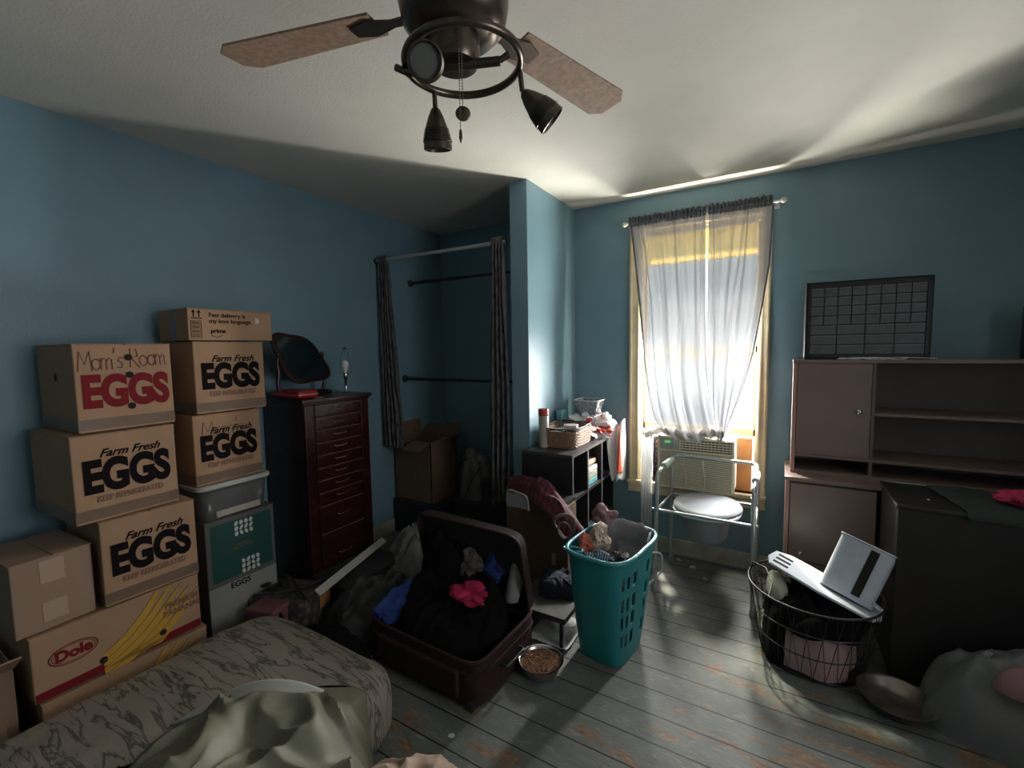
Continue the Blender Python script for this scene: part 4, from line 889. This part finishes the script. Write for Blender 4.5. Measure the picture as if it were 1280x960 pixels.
def closet_curtain(label, x0, x1, zb, seed, shift, folds):
    t = thing('closet_curtain', label, 'curtain', ((x0+x1)/2, -.765, 2.145), 0, 'patterned closet curtains')
    org = Vector(((x0+x1)/2, -.765, 2.145))
    def f(u, v):
        z = 2.175+(zb-2.175)*v; ww = .55+.45*min(1, v*1.6); xm = (x0+x1)/2+shift*v
        x = xm+(u-.5)*(x1-x0)*ww
        y = -.765-(.018+.010*v)*sin(u*folds*2*pi+seed+noise.noise(Vector((u*2, v*3, seed)))*1.5)-.01*noise.noise(Vector((u*5, v*5, seed)))
        if v < .03: y = -.765-.014*(1 if sin(u*folds*2*pi+seed) > 0 else .9)
        return Vector((x, y, z))-org
    b = B(); sheet(b, f, 90, 80); obj('panel', b, M_damask, t, smooth=True, solid=.003)
    b = B(); sheet(b, lambda u, v: f(u, .0)+Vector((0, .013-.0+.016*cos(v*pi), -.03*v+.012*sin(v*pi))), 90, 4); obj('rod_pocket', b, M_damask, t, smooth=True)
closet_curtain('grey damask closet curtain gathered at the left wall behind the chest', -1.305, -1.16, .72, 1, .06, 4)
closet_curtain('grey damask closet curtain hanging beside the closet partition', -.285, -.13, .42, 3, -.005, 4)
ob = thing('tall_open_box', 'tall brown cardboard box with flaps open inside the closet', 'box', (-1.105, -.50, .0), 0)
b = B()
for a in ((-.19, .19, -.16, -.154), (-.19, .19, .154, .16), (-.19, -.184, -.16, .16), (.184, .19, -.16, .16)): box(b, *a, .30, .76)
box(b, -.19, .19, -.16, .16, .28, .3); M_dcard = mat('brown_kraft_cardboard', (.14, .085, .052), .85, var=.1); obj('box_body', b, M_dcard, ob)
for mx, w_ in ((Matrix.Translation((0, -.16, .76)) @ Matrix.Rotation(radians(12), 4, 'X'), 0), (Matrix.Translation((0, .16, .76)) @ Matrix.Rotation(pi, 4, 'Z') @ Matrix.Rotation(radians(-40), 4, 'X'), 0)):
    b = B(); box(b, -.185, -.01, -.13, 0, -.002, .002, mx); obj('flap', b, M_dcard, ob)
    b = B(); box(b, .01, .185, -.13, 0, -.002, .002, mx @ Matrix.Rotation(radians(10), 4, 'X')); obj('flap', b, M_dcard, ob)
b = B(); box(b, 0, .12, -.155, .155, -.002, .002, Matrix.Translation((.19, 0, .76)) @ Matrix.Rotation(radians(-20), 4, 'Y')); obj('flap', b, M_dcard, ob)
b = B(); box(b, -.12, 0, -.155, .155, -.002, .002, Matrix.Translation((-.186, 0, .76)) @ Matrix.Rotation(radians(88), 4, 'Y')); obj('flap', b, M_dcard, ob)
bs_ = bx('dark_storage_bin', -.22, .24, -.19, .19, 0, .277, mat('blue_black_bin', (.015, .017, .024), .6), None, bevel=.012); bs_.location = (-1.08, -.50, 0); tag(bs_, 'blue black bin beneath the tall open closet box', 'bin')
pw = thing('comforter_bag', 'zippered clear bag holding a folded pale comforter inside the closet', 'bag', (-.72, -.33, .0))
b = B(); heap(b, (0, 0, .28), .15, .13, .36, seed=111, f=.03, freq=6, p=4.5); obj('packed_comforter', b, mat('pale_quilt_in_bag', (.14, .135, .125), .4, var=.25, scale=12), pw, smooth=True)
b = B(); tube(b, [(-.13, -.10, .30), (-.12, -.13, .45), (-.06, -.14, .58), (.02, -.12, .62)], .005, 6); tube(b, [(-.02, -.145, .3), (.04, -.14, .45), (.10, -.10, .55)], .004, 6); obj('zip_piping', b, M_black, pw, smooth=True)
bx('lower_bag', -.16, .16, -.14, .14, .0, .285, mat('dark_bag', (.03, .03, .035), .6), pw, bevel=.03)
sc2 = bx('black_tote', -.12, .12, -.15, .15, 0, .52, mat('blackish_tote', (.018, .018, .02), .7), None, bevel=.02); sc2.location = (-.38, -.45, 0); tag(sc2, 'black tote bag standing behind the right closet curtain', 'bag')

# ------------------------------------------------------------------ ceiling fan
fan = thing('ceiling_fan', 'dark bronze ceiling fan with ring light kit and pull chains', 'ceiling fan', (.69, -2.35, 2.5))
def F(x, y, z): return (x-.69, y+2.35, z-2.5)
b = B(); lathe(b, [(.075, 0), (.078, -.01), (.065, -.05), (.03, -.06), (.02, -.10)][::-1], 40); obj('canopy', b, M_bronze, fan, smooth=True)
b = B(); lathe(b, [(.05, -.305), (.095, -.30), (.120, -.275), (.128, -.235), (.125, -.17), (.105, -.12), (.05, -.09), (.02, -.085)], 56); obj('motor_housing', b, M_bronze, fan, smooth=True)
b = B(); lathe(b, [(.03, -.372), (.052, -.368), (.058, -.355), (.058, -.31), (.045, -.30)], 40); obj('switch_housing', b, M_bronze, fan, smooth=True)
tb('light_bar', [(-.105, -.055, -.375), (.105, .03, -.375)], .0105, M_bronze, fan)
ringp = []
for i in range(64):
    a = radians(200)-radians(345)*i/63; r = .136; ringp.append((.01+r*cos(a), .02+r*sin(a), -.362+.012*sin(i/63*pi)))
b = B(); tube(b, ringp, .0095, 10); obj('light_ring', b, M_bronze, fan, smooth=True)
for (x, y) in ((-.105, -.055), (.105, .03)): tb('ring_joint', [(x, y, -.375), (x*1.2, y*1.2, -.364)], .008, M_bronze, fan)
def head(loc, d, joint):
    mx = Matrix.Translation(loc) @ Vector(d).to_track_quat('Z', 'X').to_matrix().to_4x4()
    t = B(); lathe(t, [(.006, 0), (.012, .006), (.020, .022), (.030, .05), (.036, .078), (.038, .100), (.034, .102), (.030, .085), (.012, .07)], 32, mx); h = obj('spot_head', t, M_bronze, fan, smooth=True)
    t = B()
    for k in range(7): lathe(t, [(.030+.0012*k, .050+k*.005), (.0325+.0012*k, .0515+k*.005), (.030+.0012*k, .053+k*.005)], 32, mx)
    obj('cooling_fin', t, MATS['very_dark_wood'] if False else M_bronze, h, smooth=True)
    t = B(); lathe(t, [(.005, .070), (.031, .082), (.033, .092), (.004, .096)], 28, mx); obj('bulb', t, mat('dark_bulb_glass', (.10, .10, .095), .2), h, smooth=True)
    tb('swivel', [joint, loc], .0065, M_bronze, h)
head(F(.645, -2.405, 2.115), (.55, -.62, -.35), F(.60, -2.43, 2.14))
head(F(.572, -2.285, 2.10), (-.12, .22, -1), F(.575, -2.29, 2.135))
head(F(.80, -2.225, 2.10), (.55, .45, -.62), F(.80, -2.235, 2.14))
def chain(x, y, z0, z1):
    b = B(); n_ = int((z0-z1)/.006)
    for i in range(n_): lathe(b, [(.0005, -.0018), (.0018, 0), (.0005, .0018)], 6, Matrix.Translation(F(x, y, z0-i*.006)))
    tube(b, [F(x, y, z0), F(x, y, z1)], .0006, 5); return b
c1 = obj('pull_chain', chain(.735, -2.385, 2.13, 2.015), M_bronze, fan)
b = B(); lathe(b, [(.015, -.002), (.017, 0), (.015, .002)], 24, Matrix.Translation(F(.735, -2.385, 1.998)) @ Matrix.Rotation(radians(36), 4, 'Z') @ Matrix.Rotation(pi/2, 4, 'X')); obj('medallion', b, M_bronze, c1, smooth=True)
c2 = obj('pull_chain', chain(.742, -2.405, 2.13, 1.955), M_bronze, fan)
b = B(); lathe(b, [(.001, -.03), (.004, -.018), (.003, -.003), (.001, 0)], 12, Matrix.Translation(F(.742, -2.405, 1.955))); obj('fob', b, M_bronze, c2, smooth=True)
for ang in (195, 75, 315):
    a = radians(ang); mx = Matrix.Rotation(a, 4, 'Z') @ Matrix.Translation((0, 0, -.235)) @ Matrix.Rotation(radians(-9), 4, 'X')
    o = []
    for i in range(13):
        s = i/12; x = .20+.45*s; wd = .050+.018*s if s < .93 else .050+.018*s-.03*((s-.93)/.07)**2
        o.append((x, wd))
    o = o+[(x, -y) for x, y in o[::-1]]
    b = B(); prism(b, o, -.003, .003, mx); bl = obj('blade', b, M_blade, fan, bevel=.001)
    b = B(); prism(b, [(.10, .018), (.16, .014), (.22, .035), (.27, .02), (.27, -.02), (.22, -.035), (.16, -.014), (.10, -.018)], -.009, -.003, mx); obj('blade_iron', b, M_bronze, bl, bevel=.001)

# ------------------------------------------------------------------ hutch desk on the right
hu = thing('hutch_desk', 'wide dark brown hutch desk with door and open shelves by the window wall', 'hutch', (1.42, -.0, 0))
def hb(name, x0, x1, y0, y1, z0, z1, m=M_brown, **k): return bx(name, x0-1.42, x1-1.42, y0, y1, z0, z1, m, hu, **k)
YF = -.30; X1 = 2.75
M_pink = mat('pinkish_lit_edge', (.42, .25, .20), .4)  # brightly lit front edges of the hutch, their light put into the colour
hb('side_panel', 1.427, 1.445, YF, -.006, .75, 1.362, bevel=.001); hb('side_panel', X1-.018, X1, YF, -.006, .75, 1.362)
hb('top_panel', 1.424, X1, YF-.006, -.006, 1.362, 1.380, bevel=.002)
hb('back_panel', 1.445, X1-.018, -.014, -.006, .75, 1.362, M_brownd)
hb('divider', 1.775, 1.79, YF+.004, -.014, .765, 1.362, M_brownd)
hb('shelf', 1.445, X1-.018, YF+.002, -.014, .842, .858, bevel=.001); hb('shelf', 1.79, X1-.018, YF+.004, -.014, 1.088, 1.103, bevel=.001)
hb('bottom_panel', 1.445, X1-.018, YF+.002, -.014, .75, .768)
hb('lit_edge_strip', 1.4265, 1.4445, YF-.0015, YF, .75, 1.362, M_pink, label='pinkish lit front edge')
dd = hb('door', 1.447, 1.772, YF-.004, YF+.012, .860, 1.360, bevel=.002)
b = B(); lathe(b, [(.005, 0), (.005, .010), (.011, .014), (.012, .022), (.006, .027)], 20, Matrix.Translation((1.722-1.42, YF-.004, 1.108)) @ Matrix.Rotation(pi/2, 4, 'X')); obj('knob', b, M_chrome, dd, smooth=True)
hb('desktop', 1.400, X1+.02, -.42, -.006, .728, .75, bevel=.003)
hb('side_panel', 1.405, 1.424, -.40, -.006, 0, .728, bevel=.001); hb('lit_edge_strip', 1.405, 1.4235, -.4015, -.40, .0, .728, M_pink)
hb('side_panel', X1, X1+.018, -.40, -.006, 0, .728)
d2 = hb('door', 1.427, 1.80, -.405, -.39, .05, .715, bevel=.002)
b = B(); lathe(b, [(.004, 0), (.004, .010), (.009, .013), (.010, .02), (.005, .024)], 18, Matrix.Translation((1.483-1.42, -.405, .335)) @ Matrix.Rotation(pi/2, 4, 'X')); obj('knob', b, M_chrome, d2, smooth=True)
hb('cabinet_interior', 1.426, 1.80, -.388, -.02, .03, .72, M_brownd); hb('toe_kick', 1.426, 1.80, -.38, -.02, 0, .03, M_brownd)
# parts organiser
og = thing('drawer_organizer', 'black parts organizer with 44 small grey drawers standing on the hutch', 'organizer', (1.475, -.285, 1.3805), radians(2))
W_, H_ = .525, .415
b = B(); box(b, 0, W_, .02, .16, 0, .010); box(b, 0, W_, .0, .16, H_-.010, H_); box(b, 0, .010, .0, .16, 0, H_); box(b, W_-.010, W_, 0, .16, 0, H_); box(b, 0, W_, .15, .16, 0, H_); box(b, 0, W_, 0, .02, 0, .012)
fx0, fx1, fz0, fz1 = .022, W_-.022, .028, H_-.030
box(b, 0, fx0, 0, .012, 0, H_); box(b, fx1, W_, 0, .012, 0, H_); box(b, 0, W_, 0, .012, 0, fz0); box(b, 0, W_, 0, .012, fz1, H_)
zmid = fz0+(fz1-fz0)*.44
obj('cabinet', b, M_black, og)
M_drw = mat('smoky_drawer_plastic', (.105, .115, .118), .35, var=.1, scale=20); M_lip = mat('drawer_lip', (.20, .21, .21), .4)
def mini(x0, x1, z0, z1):
    d = B(); box(d, x0+.002, x1-.002, .006, .13, z0+.002, z1-.002); q = obj('drawer', d, M_drw, og)
    d = B(); box(d, x0+.003, x1-.003, .0, .006, z1-.009, z1-.005); obj('lip', d, M_lip, q)
for r in range(4):
    for c in range(8): mini(fx0+(fx1-fx0)*c/8, fx0+(fx1-fx0)*(c+1)/8, zmid+(fz1-zmid)*r/4, zmid+(fz1-zmid)*(r+1)/4)
for r in range(3):
    for c in range(4): mini(fx0+(fx1-fx0)*c/4, fx0+(fx1-fx0)*(c+1)/4, fz0+(zmid-fz0)*r/3, fz0+(zmid-fz0)*(r+1)/3)
b = B()
for k, (x, y) in enumerate(((1.70, -.292), (1.76, -.293), (1.83, -.292))):
    tube(b, [(x+.07*cos(a)*(1+.1*k), y+.004*sin(a*2), 1.387+.005*sin(a*3+k)) for a in [2*pi*i/20 for i in range(20)]], .0022, 6, closed=True)
tube(b, [(1.62, -.293, 1.384), (1.9, -.295, 1.392), (2.02, -.293, 1.386)], .0022, 6)
tag(obj('white_cable', b, M_wplast, None, smooth=True), 'tangled thin white cable in front of the drawer organizer', 'cable')
tv = thing('flat_panel', 'black flat panel at the right edge above the hutch', 'panel', (2.345, -.20, 1.381))
bx('panel_body', 0, .34, 0, .06, 0, .25, M_black, tv, bevel=.006); bx('panel_face', .015, .325, -.002, 0, .015, .235, mat('charcoal_mesh', (.02, .02, .022), .8), tv)
# black chest in front
ch = thing('storage_chest', 'black storage chest with dull green cloth on top before the hutch', 'chest', (1.81, -.82, 0))
M_chest = mat('black_chest_laminate', (.018, .016, .016), .5, var=.2, scale=10)
bx('chest_body', 0, .80, .01, .375, 0, .765, M_chest, ch, bevel=.004); bx('lid', -.008, .81, 0, .385, .765, .785, M_chest, ch, bevel=.004)
b = B(); sheet(b, lambda u, v: Vector((.16+.66*u+.05*(1-v), -.012+.385*v, .790+.006*fold((u*.5, v*.4), 3, 8)*(1 if v > .04 else .3)-(.03 if v < .02 else 0))), 50, 30); obj('cloth_cover', b, mat('dull_green_cloth', (.030, .042, .036), .85, var=.25, scale=8), ch, smooth=True, solid=.004, label='dull green cloth')
b = B(); lathe(b, [(.005, 0), (.005, .003)], 12, Matrix.Translation((.12, .13, .785))); obj('screw_cap', b, M_wplast, ch)
tb('edge_rail', [(.01, .37, .79), (.16, .365, .79)], .003, M_edge, ch)
crumple_obj('pink_scrunched_cloth', mat('bright_pink_cloth', (.52, .03, .11), .8, var=.15), 'bright pink cloth on the chest at the right edge', 'cloth', c=(2.235, -.66, .825), rx=.075, ry=.055, rz=.03, seed=121, freq=2, zmin=.797)

# ------------------------------------------------------------------ wire basket with things in it
wk = thing('wire_basket', 'round black wire basket holding clothes and a white plastic stand', 'basket', (1.52, -.80, 0))
b = B(); RT, RB, HT = .265, .20, .34
def wr(z): return RB+(RT-RB)*(z/HT)**.8
tube(b, [(RT*cos(a), RT*sin(a), HT) for a in [2*pi*i/72 for i in range(72)]], .005, 8, closed=True); obj('rim', b, M_black, wk, smooth=True)
b = B()
for z in (.01, .12, .23): tube(b, [(wr(z)*cos(a), wr(z)*sin(a), z) for a in [2*pi*i/60 for i in range(60)]], .0025, 6, closed=True)
for k in range(28):
    a0 = 2*pi*k/28
    for s in (-1, 1):
        tube(b, [(wr(z)*cos(a0+s*.5*z), wr(z)*sin(a0+s*.5*z), z) for z in [HT*i/7 for i in range(8)]], .0016, 5)
prism(b, superrect(.20, .20, 2, 48), .002, .008)
obj('wire_mesh', b, M_black, wk, smooth=True)
for s in (-1, 1): tb('bail_handle', [(RT*cos(a)*1.0, s*(.07+.13*sin(pi*(i/20)))+.0, HT+.02*sin(pi*i/20)) for i, a in enumerate([pi*k/20 for k in range(21)])], .003, M_black, wk) if False else None
tb('bail_handle', [(-RT+.005, .03, HT), (-RT+.02, .02, HT+.05), (-.19, -.03, HT+.055), (-.16, -.10, HT+.02), (-.175, -.20, HT)], .0035, M_black, wk)
heap_obj('pink_knit', pattern_mat('pink_cracked_fleece', 'voronoi', (.07, .04, .045), (.42, .28, .27), 9, lo=.02, hi=.10, rough=.9), 'dusty pink fleece pressed against the near side of the wire basket', 'clothing', c=(1.53, -.845, .012), rx=.165, ry=.155, h=.24, seed=131, f=.015, freq=8, p=7)
heap_obj('black_clothes_in_basket', M_blkc, 'black clothes lying over the pink fleece in the wire basket', 'clothing', c=(1.53, -.81, .20), rx=.205, ry=.20, h=.10, seed=132, f=.04, freq=8, p=4)
heap_obj('black_shirt', M_blkc, 'black shirt bunched at the left inside of the wire basket', 'clothing', c=(1.40, -.84, .012), rx=.085, ry=.12, h=.26, seed=133, f=.02, freq=8, p=5)
b = B(); heap(b, (0, 0, 0), .045, .09, .075, seed=9, f=.004, freq=5, p=3, q=.5); o = obj('pale_sponge', b, mat('pale_cream_rubber', (.42, .42, .33), .7), None, smooth=True); o.location = (1.375, -.80, .285); o.rotation_euler = (radians(20), radians(0), radians(10)); tag(o, 'pale cream rounded pouch inside the left side of the wire basket', 'pouch')
# white plastic L-shaped stand: slotted base tray + upright hollow sleeve
ws = thing('white_plastic_stand', 'white plastic slotted tray with an upright sleeve tilted in the wire basket', 'plastic stand', (1.56, -.80, .36))
M_tray = mat('bluish_white_plastic', (.46, .50, .56), .35, var=.06)
MX = Matrix.Rotation(radians(-14), 4, 'Z') @ Matrix.Rotation(radians(17), 4, 'Y') @ Matrix.Rotation(radians(-6), 4, 'X')
b = B(); N0 = [(-.235, -.02), (-.21, -.10), (.0, -.125), (.20, -.11), (.225, -.05), (.225, .08), (.16, .13), (-.16, .13), (-.225, .09)]
prism(b, N0, -.006, .006, MX); obj('base_tray', b, M_tray, ws, bevel=.003)
b = B()
for y in (-.055, .0, .055): box(b, -.205, -.14, y-.012, y+.012, .0055, .0075, MX)
obj('tray_slot', b, M_hole, ws)
b = B(); MY = MX @ Matrix.Translation((.085, .0, .004)) @ Matrix.Rotation(radians(-16), 4, 'X') @ Matrix.Rotation(radians(0), 4, 'Y')
o_ = superrect(.10, .05, 5, 64); i_ = superrect(.096, .046, 5, 64); A = [b.verts.new((x, y, 0)) for x, y in o_]; Bt = [b.verts.new((x*1.03, y*1.05, .25)) for x, y in o_]; C_ = [b.verts.new((x*1.03, y*1.05, .25)) for x, y in i_]; D_ = [b.verts.new((x, y, .006)) for x, y in i_]
for P_, Q_ in ((A, Bt), (Bt, C_), (C_, D_)):
    for k in range(64): b.faces.new((P_[k], P_[(k+1) % 64], Q_[(k+1) % 64], Q_[k]))
b.faces.new(A[::-1]); b.faces.new(D_)
for v in b.verts: v.co = MY @ v.co
sl = obj('sleeve', b, M_tray, ws, smooth=True)
b = B(); tube(b, [MY @ Vector((x*1.05, y*1.08, .25)) for x, y in superrect(.10, .05, 5, 64)], .004, 6, closed=True); obj('sleeve_lip', b, M_tray, sl, smooth=True)
b = B(); box(b, .014, .046, -.0545, -.0500, .022, .235, MY); obj('sleeve_slot', b, M_hole, sl)
# plastic bag on floor at right
gbg = heap_obj('grey_plastic_sack', mat('sheer_grey_plastic', (.115, .125, .125), .38, col2=(.17, .165, .165), scale=5, bump=.5, bscale=9), 'large grey plastic sack of bedding on the floor before the black chest', 'sack', c=(2.27, -1.01, 0), rx=.38, ry=.18, h=.37, seed=141, f=.035, freq=6, p=2.6, wob=.1, rot=radians(-8))
heap_obj('pink_cloth_patch', mat('muted_pink', (.24, .12, .13), .6), 'muted pink cloth poking out of the grey sack', 'cloth', c=(2.14, -1.09, .25), rx=.085, ry=.07, h=.085, seed=143, f=.01, freq=8)
# scraps on floor
b = B(); prism(b, [(0, 0), (.018, .004), (.022, .018), (.008, .024), (-.004, .014)], .001, .003); o = obj('paper_scrap', b, mat('white_scrap', (.55, .55, .53), .8), None); o.location = (.32, -2.01, 0); tag(o, 'tiny white scrap on the dark floor near the mattress', 'scrap')
for (x, y, s_, lab) in ((.90, -.17, 1.0, 'pale crumb of debris on the floor nearest the baseboard'), (.99, -.29, .8, 'pale crumb of debris on the floor under the commode'), (.80, -.10, .9, 'pale crumb of debris beside the rear commode leg')):
    b = B(); heap(b, (0, 0, 0), .02*s_, .013*s_, .008, seed=int(x*100), f=.004, freq=60, rings=8, seg=20); o = obj('debris_crumb', b, mat('pale_debris', (.45, .44, .38), .8), None); o.location = (x, y, 0); tag(o, lab, 'debris', 'crumbs on the floor by the window')
